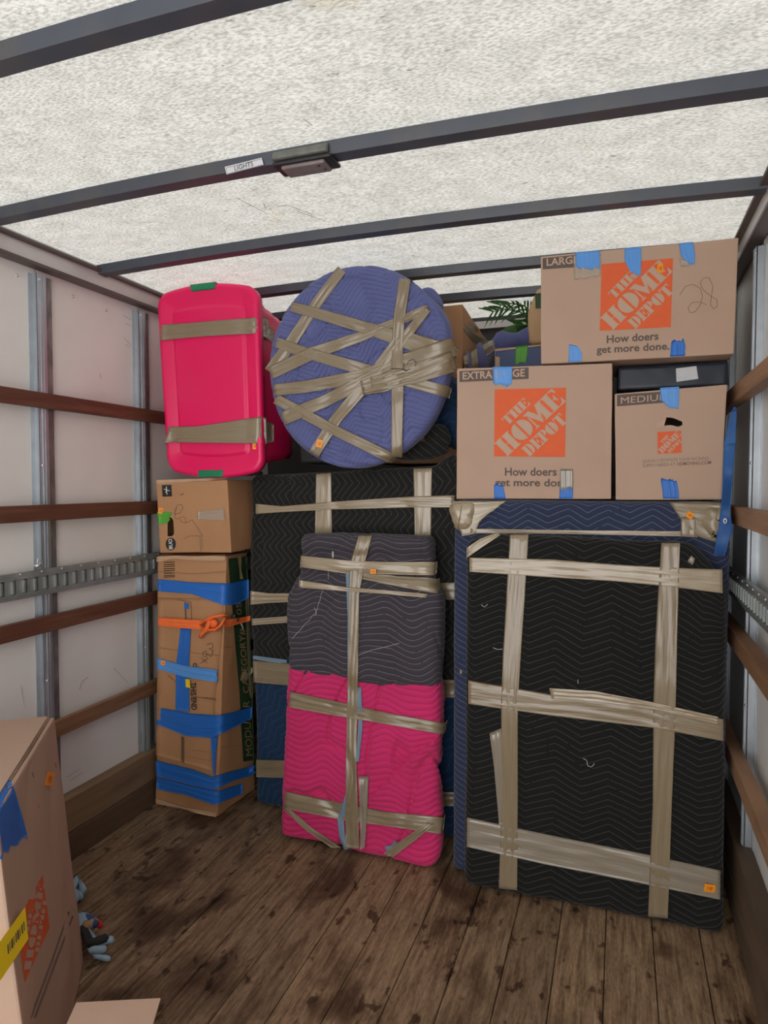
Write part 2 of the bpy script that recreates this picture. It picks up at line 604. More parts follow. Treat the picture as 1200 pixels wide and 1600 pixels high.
def strip(name, surf, A, B, m, parent, off=0.003, step=6.0, across=12, smooth=2, wrinkle=0.0016, ext0=None, ext1=None,
          rag0=0.0, rag1=0.0, seed=None, thick=0.0007, label=None, wrap='', reach=50.0):
    """A strip of tape stuck on a surface. A and B are its two edges in photograph pixels, cast on to the surface."""
    seed = seed if seed is not None else int(rng.integers(1 << 30))
    r = np.random.default_rng(seed)
    A, B = [list(map(float, p)) for p in A], [list(map(float, p)) for p in B]
    for tok, i0, i1 in (('0', 0, 1), ('1', -1, -2)):
        if tok in wrap:                     # run on past the edge of the thing, trimmed to its outline below
            d = (np.array(A[i0]) + B[i0] - A[i1] - B[i1])
            d = d / np.linalg.norm(d) * reach
            for Q in (A, B):
                q = (np.array(Q[i0]) + d).tolist()
                if tok == '0':
                    Q.insert(0, q)
                else:
                    Q.append(q)
    la = sum(math.dist(A[i], A[i + 1]) for i in range(len(A) - 1))
    n = max(4, int(la / step) + 1)
    if wrap:
        # sample each run evenly in its own segments
        def dense(Pl, Ql):
            ra, rb = [], []
            for i in range(len(Pl) - 1):
                k = max(2, int(math.dist(Pl[i], Pl[i + 1]) / step) + 1)
                for j in range(k):
                    f = j / k
                    ra.append([Pl[i][0] + (Pl[i + 1][0] - Pl[i][0]) * f, Pl[i][1] + (Pl[i + 1][1] - Pl[i][1]) * f])
                    rb.append([Ql[i][0] + (Ql[i + 1][0] - Ql[i][0]) * f, Ql[i][1] + (Ql[i + 1][1] - Ql[i][1]) * f])
            ra.append(Pl[-1])
            rb.append(Ql[-1])
            return np.array(ra, float), np.array(rb, float)
        a, b = dense(A, B)
        mid = (a + b) / 2
        ok = [surf.hit(x, y)[0] is not None for x, y in mid]
        c = len(ok) // 2
        lo, hi = c, c
        while lo > 0 and ok[lo - 1]:
            lo -= 1
        while hi < len(ok) - 1 and ok[hi + 1]:
            hi += 1
        a, b = a[lo:hi + 1], b[lo:hi + 1]
        n = len(a)
    else:
        a, b = resample(A, n), resample(B, n)
    t = np.linspace(0, 1, across + 1)
    G = a[:, None, :] * (1 - t)[None, :, None] + b[:, None, :] * t[None, :, None]
    if rag0:
        u = (G[1] - G[0]) / np.linalg.norm(G[1] - G[0], axis=1)[:, None]
        G[0] += u * r.uniform(-rag0, rag0, across + 1)[:, None]
    if rag1:
        u = (G[-1] - G[-2]) / np.linalg.norm(G[-1] - G[-2], axis=1)[:, None]
        G[-1] += u * r.uniform(-rag1, rag1, across + 1)[:, None]
    D = dist_grid(surf, G)
    if smooth >= 2:
        D0 = D.copy()
        P = np.pad(D, 1, mode='edge')
        D = np.min([P[i:i + D0.shape[0], j:j + D0.shape[1]] for i in range(3) for j in range(3)], axis=0)
        D = np.maximum(D, D0 - 0.012)
    for _ in range(smooth):
        P = np.pad(D, 1, mode='edge')
        D = (P[1:-1, 1:-1] * 2 + P[:-2, 1:-1] + P[2:, 1:-1] + P[1:-1, :-2] + P[1:-1, 2:]) / 6
    rays = np.array([[ray(G[i, j, 0], G[i, j, 1])[:] for j in range(across + 1)] for i in range(n)])
    # wrinkles that run along the strip
    ph = r.uniform(0, 6.28, 6)
    s = np.linspace(0, la / 200, n)[:, None]
    tt = t[None, :]
    wr = 1.0 - 2.2 * np.abs(np.sin(tt * 7 + ph[0] + 1.6 * np.sin(s * 2.3 + ph[1]))) ** 0.7
    wr = 0.6 * wr + 0.5 * np.sin(tt * 17 + ph[2] + 2.5 * np.sin(s * 3.1 + ph[3])) * np.sin(s * 4.3 + ph[4])
    P = np.array(CAM) + rays * (D - off - wrinkle * (wr + 0.6))[:, :, None]
    for tok in wrap:
        e0, e1 = (P[0], P[min(2, n - 1)]) if tok == '0' else (P[-1], P[-min(3, n)])
        d = (e0 - e1).mean(0)
        d[1] = 0
        d = d / (np.linalg.norm(d) + 1e-9)
        rows = [e0 + d * 0.003 + np.array([0, 0.010, 0]), e0 + d * 0.002 + np.array([0, 0.045, 0])]
        if tok == '0':
            P = np.concatenate([np.array(rows[::-1]), P], 0)
        else:
            P = np.concatenate([P, np.array(rows)], 0)
    if ext0 is not None:
        P = np.concatenate([(P[0] + np.array(ext0))[None], P], 0)
    if ext1 is not None:
        P = np.concatenate([P, (P[-1] + np.array(ext1))[None]], 0)
    n = P.shape[0]
    mlen = np.r_[0, np.cumsum(np.linalg.norm(np.diff(P[:, 0], axis=0), axis=1))]
    wid = np.linalg.norm(P[:, -1] - P[:, 0], axis=1).mean()
    uv = np.stack([np.repeat(mlen[:, None], across + 1, 1) + seed % 97, np.repeat((t * wid)[None], n, 0) + seed % 31], -1).reshape(-1, 2)
    dirs = P - np.array(CAM)
    dirs /= np.linalg.norm(dirs, axis=2)[:, :, None]
    Q = P + dirs * thick
    V = np.concatenate([P.reshape(-1, 3), Q.reshape(-1, 3)])
    uv = np.concatenate([uv, uv])
    k = across + 1
    N = n * k
    F = []
    for i in range(n - 1):
        for j in range(across):
            q = (i * k + j, i * k + j + 1, (i + 1) * k + j + 1, (i + 1) * k + j)
            F.append(q)
            F.append(tuple(x + N for x in q[::-1]))
    edge = [i * k for i in range(n)] + [(n - 1) * k + j for j in range(1, k)] + [i * k + across for i in range(n - 2, -1, -1)] + [j for j in range(across - 1, 0, -1)]
    for a_, b_ in zip(edge, edge[1:] + edge[:1]):
        F.append((b_, a_, a_ + N, b_ + N))
    return mesh(name, V, F, m, parent, smooth=True, uv=uv, label=label)


def cstrip(name, surf, C, wpx, m, parent, **k):
    """Strip from a centre line in pixels and a width in pixels."""
    P = np.array(C, float)
    T = np.gradient(P, axis=0)
    T /= np.linalg.norm(T, axis=1)[:, None]
    Nn = np.stack([-T[:, 1], T[:, 0]], 1)
    wv = np.array(wpx if isinstance(wpx, (list, tuple)) else [wpx] * len(C), float)[:, None] / 2
    return strip(name, surf, (P + Nn * wv).tolist(), (P - Nn * wv).tolist(), m, parent, **k)


def frame3(surf, pl, pr, pu, off):
    o, n, d = surf.hit(*pl)
    a = surf.hit(*pr)[0]
    b = surf.hit(*pu)[0]
    if n.dot(o - CAM) > 0:
        n = -n
    return o + n * off, a - o, b - o, n


FONT_CACHE = {}


def text2d(s, bold=0.0):
    if (s, bold) in FONT_CACHE:
        return FONT_CACHE[(s, bold)]
    cu = bpy.data.curves.new('t', 'FONT')
    cu.body = s
    cu.offset = bold
    cu.resolution_u = 3
    o = bpy.data.objects.new('t', cu)
    COL.objects.link(o)
    bpy.context.view_layer.update()
    me = bpy.data.meshes.new_from_object(o.evaluated_get(bpy.context.evaluated_depsgraph_get()))
    V = np.array([v.co[:] for v in me.vertices])
    F = [list(p.vertices) for p in me.polygons]
    bpy.data.objects.remove(o)
    bpy.data.curves.remove(cu)
    bpy.data.meshes.remove(me)
    FONT_CACHE[(s, bold)] = (V, F)
    return V, F


def text(name, s, surf, pl, pr, pu, m, parent, off=0.0010, bold=0.012):
    """Printed lettering: pl baseline left, pr baseline right, pu cap height above pl, all in photograph pixels."""
    V, F = text2d(s, bold)
    o, U, W, n = frame3(surf, pl, pr, pu, off)
    x0, x1 = V[:, 0].min(), V[:, 0].max()
    P = np.array(o) + ((V[:, 0] - x0) / (x1 - x0))[:, None] * np.array(U) + (V[:, 1] / 0.69)[:, None] * np.array(W)
    return mesh(name, P, F, m, parent)


def poly(name, surf, pts, m, parent, off=0.0007, label=None):
    """Flat printed patch or label through pixels on a surface."""
    P = []
    for p in pts:
        l, n, d = surf.hit(*p)
        if n.dot(l - CAM) > 0:
            n = -n
        P.append(l + n * off)
    return mesh(name, np.array([p[:] for p in P]), [list(range(len(P)))], m, parent, label=label)


def stroke(name, surf, lines, wpx, m, parent, off=0.0012):
    parts = []
    o = None
    for ln in lines:
        pts = resample(ln, max(4, int(sum(math.dist(ln[i], ln[i + 1]) for i in range(len(ln) - 1)) / 2.5)))
        Q = []
        for p in pts:
            l, n, d = surf.hit(p[0], p[1])
            if l is None:
                continue
            Q.append(CAM + (l - CAM).normalized() * (d - off))
        if len(Q) > 1:
            V, F = tube(Q, wpx / 2 * 0.0024, 4)
            o = mesh(name, V, F, m, parent)
    return o


def sticker(surf, px, py, wpx, hpx, rot, parent, off=0.006, flat=False):
    c, s = math.cos(rot), math.sin(rot)
    q = [(-1, 1), (1, 1), (1, -1), (-1, -1)]
    pts = [(px + (x * wpx * c - y * hpx * s) / 2, py + (x * wpx * s + y * hpx * c) / 2) for x, y in q]
    l, n, d = surf.hit(px, py)
    if n.dot(l - CAM) > 0:
        n = -n
    if not flat:
        n = (n * 0.3 - fw).normalized()
    P = [at_plane(p[0], p[1], l + n * off, n) for p in pts]
    Q = [p - n * 0.0012 for p in P]
    V = np.array([p[:] for p in P + Q])
    F = [(0, 1, 2, 3), (7, 6, 5, 4), (0, 4, 5, 1), (1, 5, 6, 2), (2, 6, 7, 3), (3, 7, 4, 0)]
    o = mesh('sticker', V, F, 'sticker', parent, label='small orange numbered inventory sticker')
    # two printed digits as short bars
    ex = (P[1] - P[0])
    ey = (P[0] - P[3]) * -1
    o0 = P[3] + n * 0.0006
    bars = []
    for (x0, x1, y0, y1) in ((.28, .36, -.75, -.3), (.5, .58, -.75, -.3), (.5, .74, -.38, -.3), (.5, .74, -.58, -.5), (.66, .74, -.58, -.3), (.5, .74, -.75, -.68)):
        b0 = len(bars) * 4
        bars.append([o0 + ex * x + ey * y for x, y in ((x0, y0), (x1, y0), (x1, y1), (x0, y1))])
    V = np.array([p[:] for b in bars for p in b])
    mesh('printed_digits', V, [(4 * i, 4 * i + 1, 4 * i + 2, 4 * i + 3) for i in range(len(bars))], 'sticker_ink', o)
    return o


# stencil slab-serif letters in a unit cell
def _half(side, gap=0.06):
    pts = []
    for k in range(13):
        a = math.pi / 2 + math.pi * k / 12
        pts.append((0.5 - gap + 0.46 * math.cos(a), 0.5 + 0.52 * math.sin(a)))
    return pts if side < 0 else [(1 - x, y) for x, y in pts][::-1]


STENCIL = {
    'H': [[(0, 0), (.46, 0), (.46, .07), (.42, .1), (.42, .45), (.47, .47), (.47, .53), (.42, .55), (.42, .9), (.46, .93), (.46, 1), (0, 1), (0, .93), (.06, .9), (.06, .1), (0, .07)],
          [(.54, 0), (1, 0), (1, .07), (.94, .1), (.94, .9), (1, .93), (1, 1), (.54, 1), (.54, .93), (.58, .9), (.58, .55), (.53, .53), (.53, .47), (.58, .45), (.58, .1), (.54, .07)]],
    'O': [_half(-1), _half(1)],
    'M': [[(0, 0), (.22, 0), (.22, .06), (.15, .09), (.15, .62), (.08, .80), (.08, .09), (0, .06)],
          [(0, 1), (.31, 1), (.55, .36), (.46, .02), (.42, .02), (.10, .86), (0, .93)],
          [(.50, .06), (.53, .06), (.585, .30), (.66, .52), (.64, .10), (.60, .07), (.60, 0), (1, 0), (1, .07), (.94, .10), (.94, .90), (1, .93), (1, 1), (.68, 1), (.50, .46), (.56, .30)]],
    'E': [[(0, 0), (.55, 0), (.55, .07), (.48, .10), (.48, .90), (.55, .93), (.55, 1), (0, 1), (0, .93), (.08, .90), (.08, .10), (0, .07)],
          [(.60, 1), (.98, 1), (.98, .70), (.92, .70), (.80, .90), (.60, .94)],
          [(.55, .47), (.66, .40), (.70, .30), (.76, .30), (.76, .70), (.70, .70), (.66, .60), (.55, .53)],
          [(.60, 0), (1.0, 0), (1.0, .32), (.94, .32), (.80, .10), (.60, .06)]],
    'T': [[(.24, 0), (.76, 0), (.76, .07), (.70, .10), (.70, .92), (.64, 1), (.36, 1), (.30, .92), (.30, .10), (.24, .07)],
          [(0, 1), (.30, 1), (.25, .90), (.10, .86), (.05, .66), (0, .66)],
          [(.70, 1), (1, 1), (1, .66), (.95, .66), (.90, .86), (.75, .90)]],
    'D': [[(0, 0), (.46, 0), (.46, 1), (0, 1), (0, .93), (.08, .90), (.08, .10), (0, .07)],
          [(.54, 0), (.70, .03), (.88, .16), (.98, .36), (.98, .64), (.88, .84), (.70, .97), (.54, 1), (.54, .92), (.60, .80), (.62, .5), (.60, .2), (.54, .08)]],
    'P': [[(0, 0), (.55, 0), (.55, .07), (.48, .10), (.48, 1), (0, 1), (0, .93), (.08, .90), (.08, .10), (0, .07)],
          [(.54, 1), (.74, .98), (.92, .88), (.98, .72), (.92, .56), (.74, .46), (.54, .44), (.54, .50), (.60, .58), (.62, .72), (.60, .86), (.54, .94)]],
}


def logo(surf, bl, br, tl, parent, small=False):
    """Square orange print with three diagonal rows of stencil lettering."""
    o, U, W, n = frame3(surf, bl, br, tl, 0.0010)
    P = [o, o + U, o + U + W, o + W]
    sq = mesh('printed_logo', np.array([p[:] for p in P]), [(0, 1, 2, 3)], 'ink_orange', parent, label='square orange printed logo')
    V, F = [], []
    k = math.sqrt(0.5)

    def put(ch, s0, s1, u0, u1):
        for pl in STENCIL[ch]:
            b = len(V)
            for x, y in pl:
                s = s0 + (s1 - s0) * x
                u = u0 + (u1 - u0) * y
                a, c = k * (s - u), k * (s + u)
                V.append((o + n * 0.0008 + U * a + W * c)[:])
            F.append(list(range(b, b + len(pl))))
    for ch, a, b in (('T', .462, .60), ('H', .605, .765), ('E', .77, .91)):
        put(ch, a, b, .183, .325)
    for ch, a, b in (('H', .134, .405), ('O', .415, .705), ('M', .71, 1.035), ('E', 1.045, 1.275)):
        put(ch, a, b, -.138, .135)
    for ch, a, b in (('D', .355, .505), ('E', .51, .645), ('P', .65, .785), ('O', .785, .95), ('T', .955, 1.10)):
        put(ch, a, b, -.365, -.192)
    mesh('printed_lettering', np.array(V), F, 'ink_card', sq)
    return sq


# quilt row patterns: v counts rows
def chevron(P, A, s, rot=0.0, ph=0.0):
    def f(u, v):
        if rot:
            c, si = math.cos(rot), math.sin(rot)
            u, v = u * c + v * si, -u * si + v * c
        x = (u / P + ph) % 1.0
        tri = np.abs(x - 0.5) * 2
        return (v - A * tri) / s
    return f


def waves(P, A, s, ph=0.0, rot=0.0):
    def f(u, v):
        if rot:
            c, si = math.cos(rot), math.sin(rot)
            u, v = u * c + v * si, -u * si + v * c
        return (v + A * np.sin(2 * np.pi * (u / P + ph)) + 0.35 * A * np.sin(2 * np.pi * (u / P * 1.7 + ph * 2 + v * 1.5))) / s
    return f


def rbox(W, D, H, r, phase, amp=0.003, crumple=0.003, cscale=3.0, res=0.006, seed=1, fold=0.0):
    """Padded rounded block with quilted surface. Local x right, y depth, z up. Returns verts, faces, uv."""
    def lin(L):
        return np.linspace(0, L, max(3, int(L / res) + 1))
    ry = np.linspace(0, D, max(3, int(D / (res * 1.6)) + 1))
    X, Z = lin(W), lin(H)
    VV, FF, UV, n0 = [], [], [], 0
    for face in range(6):
        if face in (0, 1):
            a, b = np.meshgrid(X, Z, indexing='ij')
            p = np.stack([a, np.full_like(a, 0 if face == 0 else D), b], -1)
            u, v = (a, b) if face == 0 else (W + D + (W - a), b)
        elif face in (2, 3):
            a, b = np.meshgrid(ry, Z, indexing='ij')
            p = np.stack([np.full_like(a, 0 if face == 2 else W), a, b], -1)
            u, v = (-a, b) if face == 2 else (W + a, b)
        else:
            a, b = np.meshgrid(X, ry, indexing='ij')
            p = np.stack([a, b, np.full_like(a, 0 if face == 4 else H)], -1)
            u, v = (a, -b) if face == 4 else (a, H + b)
        n, k = a.shape
        p = p.reshape(-1, 3)
        u, v = u.ravel(), v.ravel()
        rr = np.array([r, min(r, D / 2.01), r])
        c = np.clip(p, rr, np.array([W, D, H]) - rr)
        d = (p - c)
        nn = d / rr
        nl = np.linalg.norm(nn, axis=1)[:, None]
        nn = nn / nl
        p = c + nn * rr
        wob = crumple * nz(p, cscale, seed)
        uvv = phase(u + 0.006 * nz(p, 4, seed + 5), v + 0.006 * nz(p, 3, seed + 6))
        puff = np.abs(np.sin(np.pi * uvv)) ** 0.6
        dd = amp * (puff - 0.7) + wob
        if fold:
            q = nz(p * np.array([1, 1, 0.5]), 3.2, seed + 9, 2)
            dd = dd - fold * np.exp(-(q / 0.07) ** 2)
        nrm = nn / np.linalg.norm(nn, axis=1)[:, None]
        p = p + nrm * dd[:, None]
        VV.append(p)
        UV.append(np.stack([u, uvv], 1))
        i = np.arange(n - 1)[:, None] * k + np.arange(k - 1)[None, :] + n0
        q = np.stack([i, i + k, i + k + 1, i + 1], -1).reshape(-1, 4)
        if face in (1, 2, 5):
            pass
        if face in (1, 2, 4):
            q = q[:, ::-1]
        FF.append(q)
        n0 += len(p)
    V = np.vstack(VV)
    F = np.vstack(FF)
    F[:] = F[:, ::1]
    return V, F, np.vstack(UV)


# ------------------------------------------------------------------ the cargo body
XL, XR = -1.977, 0.372          # faces of the skirting boards
Y0, Y1 = -0.85, 3.66             # open rear end, front wall
ZR = 2.33


def zroof(x):
    u = (x - (XL + XR) / 2) / ((XR - XL) / 2)
    return ZR + 0.022 * (1 - u * u)


# floor: one object per plank over a dark base
V, F = box(XL - 0.08, XR + 0.08, Y0, Y1 + 0.05, -0.10, -0.026)
fl = mesh('floor', V, F, 'under_dark')
tag(fl, 'worn brown wooden cargo floor of long planks', None, None, 'structure')
pw = 0.1435
x = 0.117 + 2 * pw
while x > XL - 0.02:
    a, b = max(x - pw, XL - 0.02), min(x, XR + 0.02)
    if b - a > 0.03:
        V, F = box(a + 0.0012, b - 0.0012, Y0, Y1, -0.026, 0.0 + random.uniform(-0.0012, 0.0), bev=0.0022, seg=1)
        mesh('plank', V, F, 'floor', fl)
    x -= pw

# roof skin
nx, ny = 24, 60
xs = np.linspace(XL - 0.05, XR + 0.05, nx)
ys = np.linspace(Y0, Y1 + 0.02, ny)
V = [(x, y, zroof(x) + 0.0035 * math.sin(y * 11.0) * math.cos(x * 2)) for x in xs for y in ys]
F = [(i * ny + j, (i + 1) * ny + j, (i + 1) * ny + j + 1, i * ny + j + 1) for i in range(nx - 1) for j in range(ny - 1)]
ceil = mesh('ceiling', V, F, 'roof', smooth=True)
tag(ceil, 'translucent off-white fibreglass roof skin letting daylight through', None, None, 'structure')


SCL = Surf(V, F)


def bow(yf):
    """Curved steel roof bow, hat section, far lower edge at yf."""
    xs = np.linspace(XL - 0.01, XR + 0.01, 40)
    prof = [(-0.050, -0.002), (-0.042, -0.034), (0.0, -0.036), (0.008, -0.002)]
    V, F = [], []
    for x in xs:
        for py, pz in prof:
            V.append((x, yf + py, zroof(x) + pz - 0.003))
    k = len(prof)
    for i in range(len(xs) - 1):
        for j in range(k):
            F.append((i * k + j, i * k + (j + 1) % k, (i + 1) * k + (j + 1) % k, (i + 1) * k + j))
    F.append(tuple(range(k)))
    F.append(tuple(range((len(xs) - 1) * k, len(xs) * k))[::-1])
    return mesh('roof_bow', V, F, 'bow_steel', ceil)


bows = {}
for yf in (-0.61, -0.04, 0.53, 1.115, 1.70, 2.25, 2.775, 3.18):
    bows[yf] = bow(yf)

for ln in ([(368, 308), (385, 317), (402, 326), (418, 334)], [(412, 317), (414, 325), (424, 320)], [(432, 323), (450, 321), (470, 328), (490, 336)], [(474, 186), (488, 196)], [(580, 311), (586, 315)], [(465, 330), (490, 339), (508, 346)], [(652, 386), (656, 391)], [(697, 442), (702, 447)]):
    stroke('scratch_mark', SCL, [ln], 0.6, 'pen_brown', ceil, off=0.001)

# side walls
SL4, SL3, SL2, SL1 = (0.503, 0.564), (0.907, 0.967), (1.317, 1.376), (1.727, 1.783)


def side_wall(side):
    s = 1 if side == 'left' else -1                 # inward direction along x
    X = XL if side == 'left' else XR
    V, F = box(min(X - s * 0.075, X - s * 0.062), max(X - s * 0.075, X - s * 0.062), Y0, Y1, -0.08, ZR + 0.01)
    wl = mesh('wall_' + side, V, F, 'wall_white')
    tag(wl, 'white panelled cargo wall on the ' + side + ' side with wooden slats', None, None, 'structure')

    def b(name, d0, d1, y0, y1, z0, z1, m, bev=0.002, par=None):
        V, F = box(min(X + s * d0, X + s * d1), max(X + s * d0, X + s * d1), y0, y1, z0, z1, bev, 2)
        return mesh(name, V, F, m, par or wl)
    posts = [y for y in (-0.80, -0.26, 0.29, 0.84, 1.39, 1.942, 2.492, 3.05)]
    edges = [Y0] + posts + [Y1]
    for a, c in zip(edges[:-1], edges[1:]):
        b('wall_panel', -0.062, -0.055, a + 0.003, c - 0.003, 0.0, 2.26, 'wall_white', 0.001)
    for y in posts:
        # hat-section post: flange, web, flange
        parts = []
        h = 0.030
        for (d0, d1, ya, yb) in ((-0.055, -0.052, -0.036, 0.036), (-0.055, -0.030, -0.020, -0.016), (-0.055, -0.030, 0.016, 0.020), (-0.033, -0.028, -0.020, 0.020)):
            parts.append(box(min(X + s * d0, X + s * d1), max(X + s * d0, X + s * d1), y + ya, y + yb, 0.0, 2.215))
        # stamped ribs on the face of the post
        for ya in (-0.009, 0.004):
            parts.append(box(min(X - s * 0.030, X - s * 0.0245), max(X - s * 0.030, X - s * 0.0245), y + ya, y + ya + 0.005, 0.0, 2.21))
        V, F = join(parts)
        p = mesh('wall_post', V, F, 'galv', wl)
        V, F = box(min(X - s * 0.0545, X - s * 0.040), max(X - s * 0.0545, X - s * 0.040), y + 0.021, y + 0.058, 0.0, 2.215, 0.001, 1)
        mesh('post_flange', V, F, 'galv_shade', p)  # far flange in darkened steel: the shade on that side is painted in
        for z in (2.195, 1.52, 0.72):
            V, F = ellipsoid((X - s * 0.028, y - 0.010, z), (0.004, 0.006, 0.006), 8, 6)
            mesh('screw', V, F, 'screw', p, smooth=True)
    cols = {'left': ('slat_light', 'slat_dark', 'slat_dark', 'slat_dark'), 'right': ('slat_tan', 'slat_light', 'slat_tan', 'slat_tan')}[side]
    for (z0, z1), m in zip((SL4, SL3, SL2, SL1), cols):
        b('wood_slat', -0.024, 0.0 if side == 'left' else 0.018, Y0 + 0.05, Y1 - 0.02, z0, z1, m, 0.004)
    b('skirting_board', -0.055, 0.0, Y0 + 0.05, Y1, 0.0, 0.111, 'skirt_dark', 0.004)
    b('skirting_board', -0.055, -0.002, Y0 + 0.05, Y1, 0.113, 0.246, 'skirt_tan' if side == 'left' else 'skirt_dark', 0.005)
    # top side rail with upper and lower lips
    b('top_rail', -0.062, -0.012, Y0, Y1, 2.245, ZR - 0.004, 'rail_grey', 0.002)
    b('rail_lip', -0.050, -0.006, Y0, Y1, 2.233, 2.246, 'rail_dark', 0.002)
    b('rail_lip', -0.050, 0.010, Y0, Y1, 2.300, 2.312, 'rail_dark', 0.003)
    # slotted tie-down track
    parts = []
    z0, z1 = 1.046, 1.140
    f0, f1 = (-0.024, -0.010)

    def bx(d0, d1, y0, y1, za, zb):
        parts.append(box(min(X + s * d0, X + s * d1), max(X + s * d0, X + s * d1), y0, y1, za, zb))
    pitch = 0.0470
    bx(f0, f1, Y0 + 0.1, Y1 - 0.02, z0, z0 + 0.017)
    bx(f0, f1, Y0 + 0.1, Y1 - 0.02, z1 - 0.020, z1)
    bx(f0, f1 + 0.006, Y0 + 0.1, Y1 - 0.02, z1 - 0.022, z1 - 0.016)
    bx(f0, f1 + 0.006, Y0 + 0.1, Y1 - 0.02, z0 + 0.014, z0 + 0.020)
    bx(f0 - 0.003, f0 + 0.003, Y0 + 0.1, Y1 - 0.02, z0 + 0.01, z1 - 0.01)
    k = int((Y1 - Y0 - 0.14) / pitch)
    for i in range(k):
        y = Y0 + 0.1 + i * pitch
        bx(f0, f1, y, y + 0.033, z0 + 0.017, z1 - 0.020)
        bx(f1 - 0.002, f1 + 0.007, y + 0.0255, y + 0.033, z0 + 0.024, z1 - 0.027)
    V, F = join(parts)
    tr = mesh('tie_down_track', V, F, 'etrack', wl, label='slotted galvanised tie-down track')
    parts = []
    for i in range(k):
        if i % 2 == 0:
            y = Y0 + 0.1 + i * pitch
            parts.append(ellipsoid((X + s * (f1 + 0.003), y + 0.015, z1 - 0.006), (0.003, 0.004, 0.004), 6, 4))
    V, F = join(parts)
    rv = mesh('rivets', V, F, 'screw', tr, smooth=True)
    # a few rivet heads on the panels near the rail
    for y, z in ((2.12, 2.185), (2.30, 2.175), (1.86, 2.19)):
        V, F = ellipsoid((X - s * 0.054, y, z), (0.003, 0.007, 0.007), 8, 6)
        mesh('screw', V, F, 'screw', wl, smooth=True)
    return wl


WL = side_wall('left')
WR = side_wall('right')
# scuffs and a wing bolt on the left wall
SWL = Surf(*box(XL - 0.06, XL - 0.055, Y0, Y1, 0, 2.26))
stroke('scuff_marks', SWL, [[(193, 493), (205, 500)], [(196, 505), (212, 512)], [(193, 527), (206, 541)], [(196, 538), (203, 543)], [(156, 583), (158, 592)], [(178, 1044), (200, 1067)], [(124, 1078), (128, 1065), (138, 1058)], [(32, 1070), (38, 1104)], [(104, 1214), (126, 1201)], [(110, 1219), (130, 1206)]], 0.8, 'scuff', WL, off=0.002)
p = at_plane(58, 884, (XL, 0, 0), (1, 0, 0))
V, F = join([ellipsoid(p + Vector((0, 0, 0)), (0.012, 0.010, 0.007), 10, 8), tube([p, p + Vector((0.004, 0.0, 0.028))], 0.0022, 6), ellipsoid(p + Vector((0, 0.014, 0.003)), (0.004, 0.009, 0.006), 8, 6)])
mesh('wing_bolt', V, F, 'screw', WL, smooth=True)

V, F = box(XL - 0.07, XR + 0.07, Y1, Y1 + 0.03, -0.08, ZR + 0.03)
WF = mesh('wall_front', V, F, 'front_wall')
tag(WF, 'dark front wall of the cargo body behind the load', None, None, 'structure')
V, F = box(XL - 0.06, XR + 0.06, Y1 - 0.03, Y1, 2.285, 2.325, 0.002)
mesh('top_rail', V, F, 'rail_grey', WF)

# cargo light on the second bow
yb = 1.70
pc = at(470, 250, yb - 0.045)
lt = thing('cargo_light', 'grey cargo dome light clipped on the dark roof bow beside its switch label', 'lamp', (pc.x, yb - 0.02, zroof(pc.x) - 0.062))
zc = zroof(pc.x)
V, F = hexa([(pc.x - 0.078, yb - 0.062, zc - 0.034), (pc.x + 0.080, yb - 0.062, zc - 0.034), (pc.x + 0.080, yb - 0.060, zc - 0.016), (pc.x - 0.078, yb - 0.060, zc - 0.016),
             (pc.x - 0.082, yb - 0.048, zc - 0.036), (pc.x + 0.084, yb - 0.048, zc - 0.036), (pc.x + 0.084, yb - 0.050, zc - 0.010), (pc.x - 0.082, yb - 0.050, zc - 0.010)], 0.005, 3)
mesh('bracket', V, F, 'lamp_grey', lt, smooth=True)
V, F = box(pc.x - 0.078, pc.x + 0.092, yb - 0.060, yb + 0.012, zc - 0.051, zc - 0.041, 0.004, 3)
mesh('housing', V, F, 'black_plastic', lt, smooth=True)
V, F = box(pc.x - 0.056, pc.x + 0.070, yb - 0.052, yb + 0.004, zc - 0.060, zc - 0.048, 0.005, 3)
ln = mesh('lens', V, F, 'lamp_lens', lt, smooth=True)
for dx in (0.050, 0.058):
    V, F = ellipsoid((pc.x + dx, yb - 0.038 + (dx - 0.050) * 3, zc - 0.060), (0.004, 0.004, 0.002), 8, 6)
    mesh('screw', V, F, 'black_plastic', ln, smooth=True)
# the printed label LIGHTS on the same bow
bo = bows[1.70]
me = bo.data
SB = Surf([(bo.matrix_world.translation + v.co)[:] if False else (ORG[bo.name] + v.co)[:] for v in me.vertices], [p.vertices[:] for p in me.polygons])


class Flat:
    """An unbounded plane with the same hit() as Surf."""
    def __init__(self, p, n):
        self.p, self.n = Vector(p), Vector(n).normalized()

    def hit(self, px, py):
        l = at_plane(px, py, self.p, self.n)
        return l, self.n.copy(), (l - CAM).length


FB = Flat((0, 1.70 - 0.047, zroof(-0.8) - 0.021), (0, 1, 0.25))
lab = poly('switch_label', FB, [(355, 273), (413, 258), (410, 246.5), (352, 261)], 'paper', bo, off=0.003, label='white label reading LIGHTS')
text('printed_lettering', 'LIGHTS', FB, (368, 267), (397, 259.5), (367, 260), 'ink_black', bo, off=0.0042, bold=0.0)
stroke('label_border', FB, [[(355.5, 271.5), (412, 257), (409.5, 248), (353, 262.5), (355.5, 271.5)]], 0.4, 'ink_black', bo, off=0.0038)

